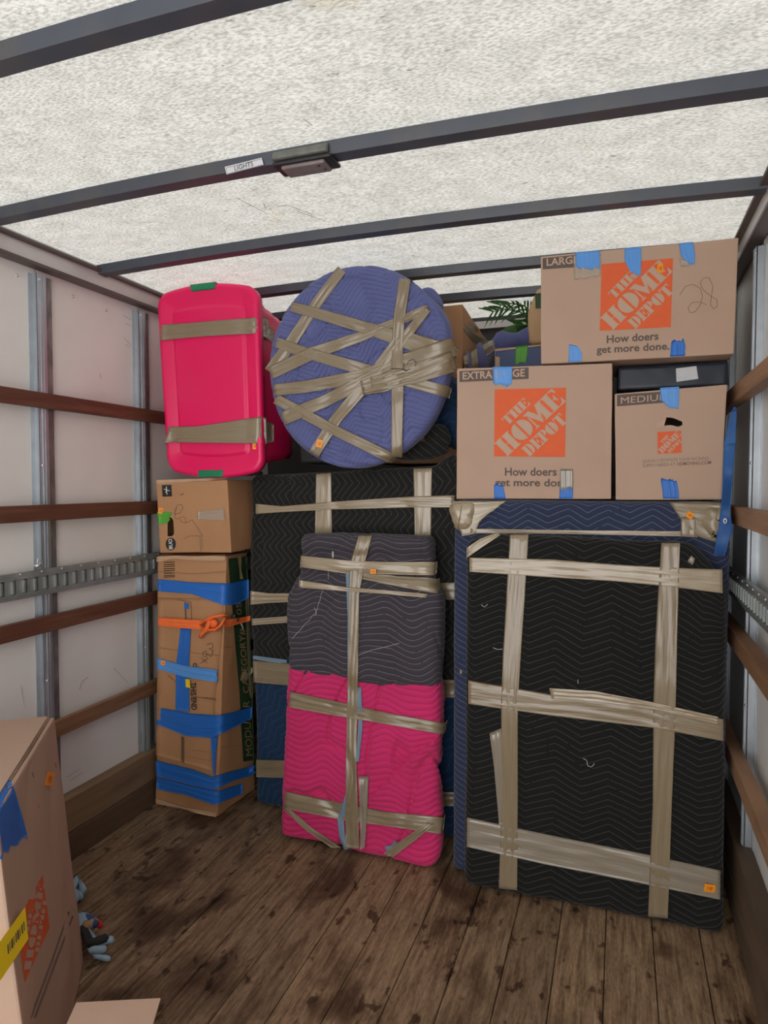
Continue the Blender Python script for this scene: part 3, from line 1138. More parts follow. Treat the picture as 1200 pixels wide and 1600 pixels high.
# ------------------------------------------------------------------ cartons
def carton(name, label, front, depth, m, base_y, bev=0.004, back=None, cuts=3, wob=0.002, seed=1, group=None, cut=None, slope=0.0):
    """Closed cardboard box. front: TL TR BR BL pixels on the plane y = base_y (plus slope per metre of x)."""
    n = Vector((-slope, 1, 0)).normalized()
    p0 = Vector((0, base_y, 0))
    TL, TR, BR, BL = [at_plane(p[0], p[1], p0, n) for p in front]
    dv = n * depth
    c = [BL, BR, TR, TL] + [q + dv for q in (BL, BR, TR, TL)]
    V, F = hexa(c, bev, 2, cuts=cuts, wob=wob, seed=seed)
    if cut:
        cen = sum(c, Vector()) / 8
        th = 0.008
        ci = []
        for q in c:
            d = q - cen
            ci.append(cen + Vector((d.x * (1 - th / abs(d.x)), d.y * (1 - th / abs(d.y)), d.z * (1 - th / abs(d.z)))))
        Vi, Fi = hexa(ci)
        V, F = join([(V, F), (Vi, [f[::-1] for f in Fi])])
    base = (BL + BR) / 2 + dv / 2
    t = thing(name, label, 'box', base, group)
    b = mesh('body', V, F, m, t)
    if cut:
        # a real opening through the board, sunk into the box
        for pts, dep in cut:
            q = [at_plane(a, c_, p0 - n * 0.03, n) for a, c_ in pts]
            q2 = [CAM + (v - CAM).normalized() * ((v - CAM).length + 0.03 + dep) for v in q]
            k = len(q)
            Vc = np.array([v[:] for v in q + q2]) - np.array(ORG[b.name])
            Fc = [list(range(k))[::-1], list(range(k, 2 * k))] + [(i, (i + 1) % k, (i + 1) % k + k, i + k) for i in range(k)]
            mc = bpy.data.meshes.new('cut')
            mc.from_pydata(Vc.tolist(), [], Fc)
            bmc = bmesh.new()
            bmc.from_mesh(mc)
            bmesh.ops.recalc_face_normals(bmc, faces=bmc.faces)
            bmc.to_mesh(mc)
            bmc.free()
            mc.materials.append(MATS[m])
            oc = bpy.data.objects.new('cut', mc)
            COL.objects.link(oc)
            oc.location = ORG[b.name]
            md = b.modifiers.new('cut', 'BOOLEAN')
            md.object = oc
            md.operation = 'DIFFERENCE'
            md.solver = 'EXACT'
            bpy.context.view_layer.update()
            nm = bpy.data.meshes.new_from_object(b.evaluated_get(bpy.context.evaluated_depsgraph_get()))
            b.modifiers.clear()
            b.data = nm
            bpy.data.objects.remove(oc)
            bpy.data.meshes.remove(mc)
    return t, Surf(V, F), c


YB = 2.45
# extra large
t, S, c = carton('moving_box', 'big tan moving box marked EXTRA LARGE with an orange logo', [(714, 576), (957, 567), (955, 780), (713, 780)], 0.46, 'card_pink', YB, seed=3, group='printed moving boxes')
XLc = c
poly('size_banner', S, [(718, 580), (826, 574), (826, 592), (718, 597)], 'ink_grey', t)
text('printed_lettering', 'EXTRA LARGE', S, (723, 593), (820, 588), (723, 582), 'ink_card', t, off=0.0014, bold=0.02)
logo(S, (772, 713), (883, 714), (773, 608.5), t)
text('printed_lettering', 'How doers', S, (789, 743), (870, 743), (789, 731), 'ink_grey', t, bold=0.022)
text('printed_lettering', 'get more done', S, (773, 759), (890, 760), (773, 748), 'ink_grey', t, bold=0.022)
strip('painter_tape', S, [(770, 573), (770, 590), (771, 600)], [(800, 573), (800, 590), (799, 603)], 'tape_blue_light', t, off=0.002, wrinkle=0.0006, smooth=0, rag1=3, step=4, ext0=(0, 0.06, 0.0))
strip('painter_tape', S, [(772, 756), (772, 779)], [(786, 758), (790, 779)], 'tape_blue', t, off=0.002, wrinkle=0.0006, smooth=0, rag0=2, step=4)
strip('painter_tape', S, [(875, 755), (874, 779)], [(895, 752), (895, 779)], 'tape_blue', t, off=0.002, wrinkle=0.0006, smooth=0, rag0=3, step=4)
strip('packing_tape', S, [(875, 733), (875, 765)], [(895, 733), (895, 762)], 'tape_clear', t, off=0.004, wrinkle=0.001, smooth=0, rag1=4, step=4)

# medium
t, S, c = carton('moving_box', 'small tan moving box marked MEDIUM with a torn hand hole', [(960, 615), (1136, 601), (1128, 781), (962, 781)], 0.36, 'card_pink', YB + 0.005, seed=4, group='printed moving boxes',
                 cut=[([(1037, 665), (1041, 652), (1052, 653), (1066, 659), (1066, 664), (1060, 667), (1048, 664)], 0.02)])
Mc = c
poly('size_banner', S, [(964, 617), (1054, 610.5), (1054, 628), (964, 635)], 'ink_grey', t)
text('printed_lettering', 'MEDIUM', S, (970, 631), (1044, 625), (970, 621), 'ink_card', t, off=0.0014, bold=0.0)
logo(S, (1028, 709), (1065, 707.5), (1027, 675), t)
text('printed_lettering', 'QUICKLY ESTIMATE YOUR PACKING', S, (1004, 723), (1107, 718), (1004, 718.5), 'ink_soft', t, bold=0.0)
text('printed_lettering', 'SUPPLY NEEDS AT', S, (1004, 730), (1055, 727.5), (1004, 725.5), 'ink_soft', t, bold=0.0)
text('printed_lettering', 'HDMOVING.COM', S, (1058, 727.5), (1111, 725), (1058, 722.5), 'ink_grey', t, bold=0.006)
poly('torn_flap', S, [(1026, 668), (1026, 661), (1041, 653), (1037, 667)], 'ink_card', t, off=0.003)
strip('painter_tape', S, [(1031, 606), (1032, 625), (1046, 637)], [(1061, 604), (1061, 622), (1060, 639)], 'tape_blue_light', t, off=0.002, wrinkle=0.0006, smooth=0, rag1=2, step=4, ext0=(0, 0.05, 0.0))
strip('painter_tape', S, [(1032, 748), (1035, 765), (1036, 779)], [(1057, 751), (1060, 765), (1061, 779)], 'tape_blue', t, off=0.002, wrinkle=0.0006, smooth=0, rag0=2, step=4)

# large
t, S, c = carton('moving_box', 'long tan moving box marked LARGE, topmost, with 28 in pen', [(845, 401), (1154, 371), (1147, 553), (845, 569)], 0.40, 'card_pink', YB, seed=5, group='printed moving boxes')
Lc = c
poly('size_banner', S, [(848, 403.5), (925, 396), (925, 416), (848, 421)], 'ink_grey', t)
text('printed_lettering', 'LARGE', S, (854, 415.5), (904, 411), (854, 404.5), 'ink_card', t, off=0.0014, bold=0.02)
logo(S, (937, 517), (1048, 511), (940, 413), t)
text('printed_lettering', 'How doers', S, (948, 536), (1029, 530.5), (948, 524.5), 'ink_grey', t, bold=0.022)
text('printed_lettering', 'get more done.', S, (932, 552), (1046, 546), (932, 541), 'ink_grey', t, bold=0.022)
stroke('pen_number', S, [[(1062, 461), (1070, 448), (1082, 444), (1094, 450), (1098, 463), (1094, 477), (1086, 487), (1078, 489), (1075, 480), (1082, 472), (1095, 472), (1104, 476)],
                         [(1108, 434), (1099, 434), (1094, 442), (1098, 452), (1110, 462), (1120, 468), (1121, 478), (1115, 483), (1110, 476), (1112, 460), (1114, 447), (1108, 434)]], 0.55, 'pen_brown', t)
strip('painter_tape', S, [(899, 394), (899, 410), (902, 418)], [(937, 391), (937, 405), (937, 419)], 'tape_blue_light', t, off=0.002, wrinkle=0.0008, smooth=0, rag1=4, step=4, ext0=(0, 0.05, 0.0))
strip('packing_tape', S, [(896, 400), (897, 436)], [(940, 398), (938, 432)], 'tape_film', t, off=0.0012, wrinkle=0.0004, smooth=0, rag1=2, step=4)
strip('painter_tape', S, [(976, 388), (976, 408), (985, 425)], [(1002, 385), (1002, 408), (1001, 431)], 'tape_blue_light', t, off=0.002, wrinkle=0.0008, smooth=0, rag1=2, step=4, ext0=(0, 0.05, 0.0))
strip('painter_tape', S, [(1061, 380), (1064, 400), (1076, 412)], [(1083, 378), (1086, 400), (1085, 413)], 'tape_blue_light', t, off=0.002, wrinkle=0.0008, smooth=0, rag1=2, step=4, ext0=(0, 0.05, 0.0))
strip('packing_tape', S, [(1062, 404), (1064, 417)], [(1077, 409), (1077, 416)], 'tape_film', t, off=0.0012, wrinkle=0.0004, smooth=0, step=4)
strip('painter_tape', S, [(889, 538), (889, 555), (888, 566)], [(902, 541), (909, 550), (909, 565)], 'tape_blue_light', t, off=0.002, wrinkle=0.0008, smooth=0, step=4, rag0=1)
strip('painter_tape', S, [(1049, 534), (1048, 545), (1047, 557)], [(1068, 530), (1071, 540), (1070, 556)], 'tape_blue', t, off=0.002, wrinkle=0.0008, smooth=0, step=4, rag0=3, ext1=(0, 0.04, 0.0))
sticker(S, 1032, 419, 10, 14, 0.1, t, off=0.003)

# dark storage bag between medium and large
b0, b1 = Mc[2].z + 0.006, Lc[1].z - 0.005
bagt = thing('storage_bag', 'flat dark navy storage bag squeezed above the MEDIUM box, with a paper label', 'bag', (0.16, 2.72, b0))
V, F, uv = rbox(0.355, 0.36, b1 - b0, 0.010, lambda u, v: u * 0, 0, 0.0018, 5, 0.008, 21)
V = V + np.array([-0.018, 2.535, b0])
mesh('body', V, F, 'dark_navy', bagt, smooth=True)
SBG = Surf(V, F)
poly('paper_label', SBG, [(1057, 597), (1091, 592), (1088, 572), (1056, 576)], 'paper', bagt, off=0.002)

# the box under the tote, printed sideways
t, S, c = carton('carton', 'brown box under the pink tote with a black oval mark and hand slot', [(243, 754), (355, 750), (361, 863), (250, 864)], 0.30, 'card_brown', 2.49, bev=0.005, seed=6, wob=0.003,
                 cut=[([(262, 838), (262, 812), (265, 808), (269, 810), (271, 815), (272, 834), (269, 838)], 0.02)])
Dc = c
strip('top_flap', S, [(243, 750), (355, 746.5)], [(243, 757), (355, 749)], 'card_edge', t, off=0.001, wrinkle=0.0008, smooth=0)
poly('printed_mark', S, [(254, 776), (269, 775.5), (268, 757.5), (253, 758)], 'ink_black', t)
stroke('printed_bird', S, [[(260, 760), (261, 773)], [(256, 764), (265, 767)], [(260, 762), (259, 770)]], 1.3, 'ink_white', t, off=0.002)
V = [(267 + 8 * math.cos(a), 850 + 10 * math.sin(a)) for a in np.linspace(0, 6.28, 25)[:-1]]
poly('printed_oval', S, V, 'ink_black', t)
text('printed_lettering', 'BUO', S, (270, 858), (269, 842), (264.5, 858), 'ink_white', t, off=0.0016, bold=0.02)
stroke('pen_writing', S, [[(276, 792), (273, 806), (272, 800), (277, 789), (284, 788), (286, 795), (281, 802), (274, 803), (273, 810), (279, 811)], [(280, 809), (287, 807), (291, 812), (289, 817), (283, 815), (280, 809)],
                          [(289, 818), (299, 813)], [(300, 812), (308, 824), (317, 838)], [(287, 842), (296, 837), (317, 838)]], 0.9, 'pen_brown', t)
stroke('pen_mark', S, [[(282, 774), (287, 771)]], 1.2, 'pen', t)
stroke('printed_line', S, [[(312, 839), (314, 861)], [(315, 840), (316, 858)]], 0.9, 'ink_soft', t)
strip('green_tape', S, [(245, 800), (268, 800)], [(247, 820), (264, 817)], 'tape_green', t, off=0.002, wrinkle=0.0006, smooth=0, rag1=2, step=4)
strip('packing_tape', S, [(308, 799), (330, 797), (350, 794)], [(308, 811), (330, 813), (352, 813)], 'tape_film', t, off=0.002, wrinkle=0.001, smooth=0, step=4)
sticker(S, 251, 798, 7, 9, 0.1, t, off=0.004)

# tall battered box
n = Vector((0, 1, 0))
FTL, FTR, FBR, FBL = at(247, 869, 2.49), at(354, 869.5, 2.49), at(340, 1279, 2.49), at(244, 1256, 2.49)
FBR.z = FBL.z = 0.004
BTR = at(386, 861, 2.70)
BBR = at(397, 1195, 2.765)
BBR = BTR + (BBR - BTR) * (BTR.z - 0.004) / (BTR.z - BBR.z)
BTL, BBL = Vector((FTL.x, 2.70, FTL.z)), Vector((FBL.x, 2.765, 0.004))
BTR.z = BTL.z = FTR.z
c = [FBL, FBR, FTR, FTL, BBL, BBR, BTR, BTL]
V, F = hexa(c, 0.004, 2, cuts=15, wob=0.004, seed=12)
t = thing('carton', 'tall battered brown box on the floor wrapped in blue tape, green strip on its side', 'box', ((FBL.x + FBR.x) / 2, 2.6, 0.0))
mesh('body', V, F, 'card_brown', t)
S = Surf(V, F)
TALL = S
# overlapping front flaps with torn edges
strip('front_flap', S, [(247, 934), (247, 1000), (245, 1090), (244, 1180)], [(349, 935), (346, 1000), (336, 1090), (334, 1205)], 'card_brown', t, off=0.006, wrinkle=0.0015, smooth=1, across=10, thick=0.004)
strip('front_flap', S, [(245, 870), (275, 868), (310, 869), (352, 866)], [(244, 878), (275, 873), (310, 876), (352, 876)], 'card_edge', t, off=0.010, wrinkle=0.003, smooth=1, thick=0.004)
strip('bottom_flap', S, [(243, 1248), (290, 1262), (338, 1270)], [(243, 1254), (290, 1268), (338, 1277)], 'card_edge', t, off=0.012, wrinkle=0.003, smooth=1, thick=0.005)
# green printed strip with lettering on the right side
strip('printed_strip', S, [(356, 873), (362, 940), (368, 1010), (374, 1080), (377, 1140), (380, 1190)], [(386, 869), (388, 940), (391, 1010), (394, 1080), (396, 1140), (397, 1188)], 'ink_green', t, off=0.002, wrinkle=0, smooth=1, thick=0.0006)
strip('printed_strip', S, [(371, 868), (374, 890), (375, 905)], [(377, 867), (376.5, 890), (380, 905)], 'ink_cream', t, off=0.004, wrinkle=0, smooth=1, thick=0.0006, step=4)
strip('printed_strip', S, [(383, 925), (386, 1010), (390, 1090)], [(388, 925), (391, 1010), (395, 1090)], 'ink_cream', t, off=0.004, wrinkle=0, smooth=1, thick=0.0006)
text('printed_lettering', 'MODULAR', S, (393, 1180), (388, 1095), (383, 1181), 'ink_cream', t, off=0.006, bold=0.0)
text('printed_lettering', 'CATEGORY#', S, (387.5, 1082), (380.5, 982), (378.5, 1083), 'ink_cream', t, off=0.006, bold=0.0)
text('printed_lettering', '05', S, (376, 960), (375, 941), (368, 961), 'ink_cream', t, off=0.006, bold=0.0)
poly('torn_patch', S, [(373, 1062), (379, 1066), (384, 1060), (383, 1048), (376, 1050)], 'ink_cream', t, off=0.008)
# front print, bar code, slots
stroke('printed_bars', S, [[(256, 879 + k), (273, 878 + k)] for k in (0, 3.5, 6.5, 10, 13, 17, 20.5, 23)], 1.4, 'ink_black', t, off=0.003)
text('printed_lettering', 'OPEN', S, (304, 1035), (303.5, 1058), (310, 1035), 'ink_black', t, off=0.012, bold=0.02)
text('printed_lettering', 'THIS END', S, (300.5, 1065), (302, 1108), (308.5, 1065), 'ink_black', t, off=0.012, bold=0.02)
stroke('pen_writing', S, [[(323, 1008), (331, 1004), (333, 1012), (326, 1014), (333, 1016), (330, 1026), (323, 1022)], [(317, 1019), (322, 1017), (323, 1027), (317, 1026), (317, 1019)], [(314, 1028), (324, 1036)], [(325, 1028), (314, 1036)]], 0.8, 'pen', t, off=0.014)
for A, B in (([(288, 941), (289, 968)], [(291, 941), (291.5, 968)]), ([(283, 1150), (283, 1190)], [(288, 1152), (288, 1193)])):
    strip('slot', S, A, B, 'card_dark', t, off=0.0075, wrinkle=0, smooth=0, thick=0.0006)  # flat dark strips; the shade inside the slots is put into their colour
poly('slot_tape', S, [(290, 951), (297, 951), (297, 942), (290, 942)], 'tape_blue', t, off=0.010)
stroke('crease', S, [[(248, 893), (300, 897), (352, 893)], [(250, 1012), (285, 1018)], [(300, 1020), (344, 1024)], [(300, 1172), (334, 1176)], [(300, 1183), (333, 1190)], [(345, 1168), (376, 1164)], [(350, 1012), (366, 1010)]], 0.8, 'crease', t, off=0.0125)
stroke('torn_edge', S, [[(277, 937), (298, 941), (299, 968)], [(262, 1055), (300, 1088), (338, 1094)], [(318, 1090), (338, 1092)]], 0.9, 'card_dark', t, off=0.013)
kw = dict(smooth=1, wrinkle=0.0012, step=5)
strip('painter_tape', S, [(246, 905), (300, 910), (353, 912), (370, 909), (389, 905)], [(247, 924), (300, 928), (350, 946), (370, 944), (389, 934)], 'tape_blue', t, off=0.012, **kw)
strip('painter_tape', S, [(282, 982), (275, 1040), (274, 1110)], [(298, 982), (295, 1040), (296, 1112)], 'tape_blue', t, off=0.013, **kw)
strip('painter_tape', S, [(245, 1028), (290, 1040), (340, 1047)], [(245, 1045), (290, 1058), (338, 1066)], 'tape_blue_light', t, off=0.019, rag1=2, **kw)
strip('painter_tape', S, [(244, 1105), (300, 1115), (340, 1118), (365, 1113), (394, 1104)], [(244, 1131), (290, 1150), (330, 1153), (360, 1140), (394, 1122)], 'tape_blue', t, off=0.014, **kw)
strip('painter_tape', S, [(329, 1150), (331, 1180), (333, 1210)], [(340, 1150), (337, 1180), (336, 1212)], 'tape_blue', t, off=0.015, rag1=3, **kw)
strip('painter_tape', S, [(244, 1214), (300, 1228), (340, 1236), (379, 1224)], [(245, 1233), (290, 1242), (336, 1258), (379, 1240)], 'tape_blue', t, off=0.014, **kw)
strip('painter_tape', S, [(243, 1188), (300, 1202), (332, 1214), (360, 1206), (390, 1198)], [(244, 1212), (300, 1227), (335, 1234), (365, 1220), (392, 1212)], 'tape_blue', t, off=0.016, rag1=2, ext1=(0.02, 0.005, 0.012), **kw)
strip('packing_tape', S, [(378, 1063), (394, 1042)], [(383, 1065), (395, 1050)], 'tape_pale', t, off=0.02, smooth=1, step=4)
poly('parcel_label', S, [(294, 1072), (301, 1073), (301, 1060), (294, 1059)], 'paper_yellow', t, off=0.018)
sticker(S, 255, 1036, 7, 7, 0.1, t, off=0.02)

# orange strap knotted round the tall box
st = thing('tie_strap', 'bright orange webbing strap knotted around the tall battered box', 'strap', (-1.62, 2.44, 0.86))
strip('webbing', S, [(247, 965), (280, 967), (316, 969)], [(247, 978), (280, 981), (316, 984)], 'strap_orange', st, off=0.026, smooth=3, wrinkle=0.0012, thick=0.002)
strip('webbing', S, [(352, 968), (370, 966), (391, 962)], [(350, 981), (370, 976), (391, 970)], 'strap_orange', st, off=0.026, smooth=3, wrinkle=0.0012, thick=0.002)


def on(surf, px, py, off):
    l, nn, d = surf.hit(px, py)
    return CAM + (l - CAM).normalized() * (d - off)


parts = [tube([on(S, 314, 976, .034), on(S, 322, 969, .042), on(S, 334, 964, .045), on(S, 346, 962, .038), on(S, 356, 962, .034)], [.010, .013, .013, .012, .008], 8, flat=0.55),
         tube([on(S, 316, 980, .034), on(S, 326, 984, .035), on(S, 338, 984, .042), on(S, 346, 976, .04), on(S, 352, 966, .03)], [.010, .013, .013, .012, .009], 8, flat=0.55),
         tube([on(S, 330, 964, .03), on(S, 326, 973, .055), on(S, 322, 984, .048), on(S, 315, 990, .038), on(S, 312, 996, .034)], [.010, .012, .012, .011, .010], 8, flat=0.45),
         ellipsoid(on(S, 332, 974, .034), (0.026, 0.016, 0.020), 14, 10, 0.003, 4, 12)]
V, F = join(parts)
mesh('knot', V, F, 'strap_orange', st, smooth=True)
parts = [ellipsoid(on(S, 365, 963, .032), (0.012, 0.008, 0.010), 10, 8), ellipsoid(on(S, 370, 968, .032), (0.010, 0.008, 0.010), 10, 8)]
V, F = join(parts)
mesh('buckle', V, F, 'buckle', st, smooth=True)
V, F = tube([on(S, 374, 968, .034), on(S, 378, 977, .034), on(S, 380, 983, .03)], 0.003, 6)
mesh('hook', V, F, 'ink_white', st, smooth=True)

# ------------------------------------------------------------------ pink tote standing on end
YT = 2.47
oc = [at(244, 462, YT), at(401, 449, YT), at(409, 734, YT), at(261, 733, YT)]      # TL TR BR BL of the lid
TLp, TRp, BRp, BLp = [np.array(v) for v in oc]
tote = thing('storage_tote', 'hot pink plastic storage tote standing on end with green latches', 'tote', (float((BLp[0] + BRp[0]) / 2), YT + 0.2, float(Dc[2].z)))


def rr_ring(inset, y, rad, bulge=0.034, n=10):
    """Rounded rectangle ring in lid coordinates 0..1, ends bowed outward."""
    w = np.linalg.norm(TRp - TLp)
    h = np.linalg.norm(BLp - TLp)
    pts = []
    for cx, cy, a0 in ((rad, rad, 180), (w - rad, rad, 270), (w - rad, h - rad, 0), (rad, h - rad, 90)):
        for k in range(n + 1):
            a = math.radians(a0 + 90 * k / n)
            pts.append((cx + (rad) * math.cos(a), cy + rad * math.sin(a)))
        # straight edge samples
    # insert samples on straight edges so the ends can bow
    out = []
    for i, p in enumerate(pts):
        q = pts[(i + 1) % len(pts)]
        out.append(p)
        if math.dist(p, q) > 0.03:
            for k in range(1, 12):
                out.append((p[0] + (q[0] - p[0]) * k / 12, p[1] + (q[1] - p[1]) * k / 12))
    res = []
    for x, yv in out:
        fx, fy = x / w, yv / h
        x2 = inset + (w - 2 * inset) * fx
        y2 = inset + (h - 2 * inset) * fy
        bo = bulge * (1 - (2 * fx - 1) ** 2)
        if fy < 0.2:
            y2 -= bo * (1 - fy / 0.2)
        if fy > 0.8:
            y2 += bo * (fy - 0.8) / 0.2
        u, v = x2 / w, y2 / h
        P = (TLp * (1 - u) + TRp * u) * (1 - v) + (BLp * (1 - u) + BRp * u) * v
        res.append((P[0], y, P[2]))
    return res


def loft(rings, cap0=True, cap1=True):
    n = len(rings[0])
    V = [p for r_ in rings for p in r_]
    F = []
    for i in range(len(rings) - 1):
        for k in range(n):
            F.append((i * n + k, i * n + (k + 1) % n, (i + 1) * n + (k + 1) % n, (i + 1) * n + k))
    if cap0:
        F.append(tuple(range(n))[::-1])
    if cap1:
        F.append(tuple(range((len(rings) - 1) * n, len(rings) * n)))
    return np.array(V), F


rings = [rr_ring(0.000, YT + 0.045, 0.05), rr_ring(-0.002, YT + 0.012, 0.05), rr_ring(0.003, YT + 0.003, 0.05), rr_ring(0.012, YT, 0.05), rr_ring(0.020, YT + 0.001, 0.05),
         rr_ring(0.064, YT + 0.016, 0.03, 0.016), rr_ring(0.068, YT + 0.017, 0.028, 0.014), rr_ring(0.074, YT + 0.007, 0.026, 0.014), rr_ring(0.082, YT + 0.006, 0.024, 0.014)]
V, F = loft(rings)
lid = mesh('lid', V, F, 'tote_pink', tote, smooth=True)
lid.data.polygons.foreach_set('use_smooth', [len(p.vertices) == 4 for p in lid.data.polygons])
STT = [(V, F)]
# body tapers backwards behind the lid rim, with ribs
rings = []
for i in range(9):
    f = i / 8
    y = YT + 0.030 + 0.36 * f
    ins = 0.018 + 0.040 * f + (0.004 if i % 2 else 0.0)
    rings.append(rr_ring(ins, y, 0.05, 0.018 * (1 - f)))
V, F = loft(rings)
mesh('tub', V, F, 'tote_pink', tote, smooth=True)
STT.append((V, F))
SL = Surf(*join(STT))
for (px, py, sgn) in ((317, 448, 1), (329, 740, -1)):
    p = at(px, py, YT)
    zz = p.z
    V, F = hexa([(p.x - 0.058, YT - 0.005, zz - 0.015), (p.x + 0.058, YT - 0.005, zz - 0.015), (p.x + 0.064, YT - 0.003, zz + 0.015), (p.x - 0.064, YT - 0.003, zz + 0.015),
                 (p.x - 0.058, YT + 0.022, zz - 0.015), (p.x + 0.058, YT + 0.022, zz - 0.015), (p.x + 0.064, YT + 0.024, zz + 0.015), (p.x - 0.064, YT + 0.024, zz + 0.015)], 0.005, 3)
    mesh('latch', V, F, 'latch_green', tote, smooth=True, label='green plastic latch')
strip('packing_tape', SL, [(246, 508), (300, 504), (360, 499), (401, 496)], [(245, 533), (300, 527), (360, 523), (403, 521)], 'tape_tan', tote, off=0.002, wrap='01', reach=10)
strip('packing_tape', SL, [(252, 667), (310, 666), (360, 658), (407, 651)], [(254, 694), (270, 691), (330, 692), (408, 693)], 'tape_tan', tote, off=0.002, wrap='0', reach=10, ext1=(0.003, 0.04, 0))
strip('packing_tape', SL, [(410, 654), (418, 658), (428, 663)], [(411, 693), (418, 692), (428, 690)], 'tape_tan', tote, off=0.006, smooth=3)
strip('packing_tape', SL, [(405, 500), (414, 507), (428, 515)], [(405, 521), (414, 527), (428, 535)], 'tape_tan', tote, off=0.006, smooth=3)
sticker(SL, 398, 697, 7, 10, 0.0, tote, off=0.004)

# ------------------------------------------------------------------ padded furniture
def quilted(name, m, parent, VFU, deform):
    V, F, uv = VFU
    V = deform(V)
    o = mesh(name, V, F, m, parent, smooth=True, uv=uv)
    return o, V, F


# black quilted slab, front right
YS = 2.35
sl = thing('wrapped_board', 'large flat slab in black quilted padding with zigzag stitching, front right', 'furniture', (-0.09, 2.39, 0.0))
W, H, Dp = 0.847, 1.262, 0.060


def d_slab(p):
    q = p.copy()
    x0 = -0.517
    q[:, 0] = x0 + p[:, 0] - 0.012 * np.clip((p[:, 0] - 0.7) / 0.15, 0, 1) * (p[:, 2] / H)
    k = np.clip((p[:, 0] - 0.715) / 0.12, 0, 1) ** 1.6
    k2 = np.clip((0.10 - p[:, 0]) / 0.10, 0, 1) ** 2
    q[:, 2] = 0.002 + p[:, 2] - (0.115 * k + 0.03 * k2) * np.clip((p[:, 2] - 0.9) / 0.36, 0, 1) + 0.010 * (1 - p[:, 0] / W) * (p[:, 2] / H)
    q[:, 1] = YS + p[:, 1]
    return q


o, V, F = quilted('padding', 'quilt_black', sl, rbox(W, Dp, H, 0.026, chevron(0.185, 0.040, 0.0235, ph=0.32), 0.0055, 0.004, 2.0, 0.005, 31), d_slab)
S = Surf(V, F)
e = (0.0, 0.035, 0.0)
strip('packing_tape', S, [(797, 831), (793, 900), (786, 1020), (783, 1100), (784, 1250), (779, 1394)], [(826, 831), (822, 900), (814, 1020), (809, 1100), (809, 1250), (808, 1397)], 'tape_tan', sl, off=0.002, wrap='01', reach=14)
strip('packing_tape', S, [(1034, 839), (1030, 900), (1024, 1000), (1021, 1100), (1020, 1250), (1012, 1444)], [(1063, 839), (1061, 900), (1058, 1000), (1056, 1100), (1050, 1250), (1043, 1447)], 'tape_tan', sl, off=0.002, wrap='01', reach=14)
strip('packing_tape', S, [(728, 871), (860, 874), (960, 882), (1050, 887), (1128, 890)], [(728, 893), (860, 902), (960, 908), (1050, 917), (1129, 927)], 'tape_pale', sl, off=0.003, wrap='01', reach=20)
strip('packing_tape', S, [(726, 1062), (860, 1085), (1020, 1100), (1130, 1124)], [(726, 1099), (860, 1118), (1020, 1137), (1130, 1158)], 'tape_tan', sl, off=0.003, wrap='01', reach=20)
strip('packing_tape', S, [(858, 1075), (930, 1080), (1020, 1097), (1122, 1120)], [(862, 1092), (930, 1097), (1020, 1108), (1122, 1132)], 'tape_pale', sl, off=0.006, wrinkle=0.002)
strip('packing_tape', S, [(724, 1276), (850, 1303), (1000, 1333), (1131, 1361)], [(724, 1322), (850, 1350), (1000, 1380), (1131, 1407)], 'tape_clear', sl, off=0.003, wrap='01', reach=20, wrinkle=0.002)
strip('packing_tape', S, [(765, 1146), (772, 1200), (780, 1290)], [(783, 1138), (785, 1200), (786, 1290)], 'tape_clear', sl, off=0.003)
strip('packing_tape', S, [(729, 856), (750, 842), (776, 832)], [(729, 872), (752, 856), (782, 836)], 'tape_pale', sl, off=0.004)
sticker(S, 1109, 1388, 17, 12, 0.15, sl, off=0.014)
stroke('loose_thread', S, [[(752, 945), (757, 949), (762, 944)], [(770, 1012), (778, 1015), (785, 1014)], [(911, 1185), (917, 1188), (918, 1196), (924, 1199), (929, 1193)], [(903, 1062), (903, 1068)]], 0.7, 'thread_white', sl, off=0.004)
strip('torn_patch', S, [(1074, 877), (1080, 868)], [(1082, 883), (1086, 873)], 'tape_clear', sl, off=0.003, step=3)

# navy padded sofa behind the slab
so = thing('wrapped_furniture', 'tall navy quilted piece with taped corners behind the black slab', 'furniture', (-0.13, 2.9, 0.0))
ZS = Mc[0].z - 0.002


def d_sofa(p):
    q = p.copy()
    q[:, 0] = -0.578 + p[:, 0]
    q[:, 1] = 2.418 + p[:, 1]
    q[:, 2] = 0.004 + p[:, 2]
    return q


o, V, F = quilted('padding', 'quilt_navy', so, rbox(0.915, 1.08, ZS - 0.006, 0.028, chevron(0.135, 0.034, 0.0225), 0.0030, 0.002, 2.0, 0.0065, 33), d_sofa)
S = Surf(V, F)
strip('packing_tape', S, [(735, 826), (860, 828), (1065, 830)], [(735, 833), (860, 834), (1065, 838)], 'tape_pale', so, off=0.004, wrinkle=0.0015)
strip('packing_tape', S, [(718, 1046), (722, 1046)], [(718, 1053), (722, 1053)], 'tape_tan', so, off=0.004, step=1.5)
strip('packing_tape', S, [(704, 783), (745, 783), (792, 783)], [(722, 838), (742, 834), (750, 812)], 'tape_pale', so, off=0.005, wrinkle=0.003, across=10, rag1=3)
strip('packing_tape', S, [(1046, 785), (1090, 784), (1128, 786)], [(1064, 812), (1090, 838), (1126, 850)], 'tape_tan', so, off=0.005, wrinkle=0.004, across=10)
strip('packing_tape', S, [(1064, 808), (1064, 838)], [(1090, 806), (1090, 840)], 'tape_tan', so, off=0.007, wrinkle=0.002)
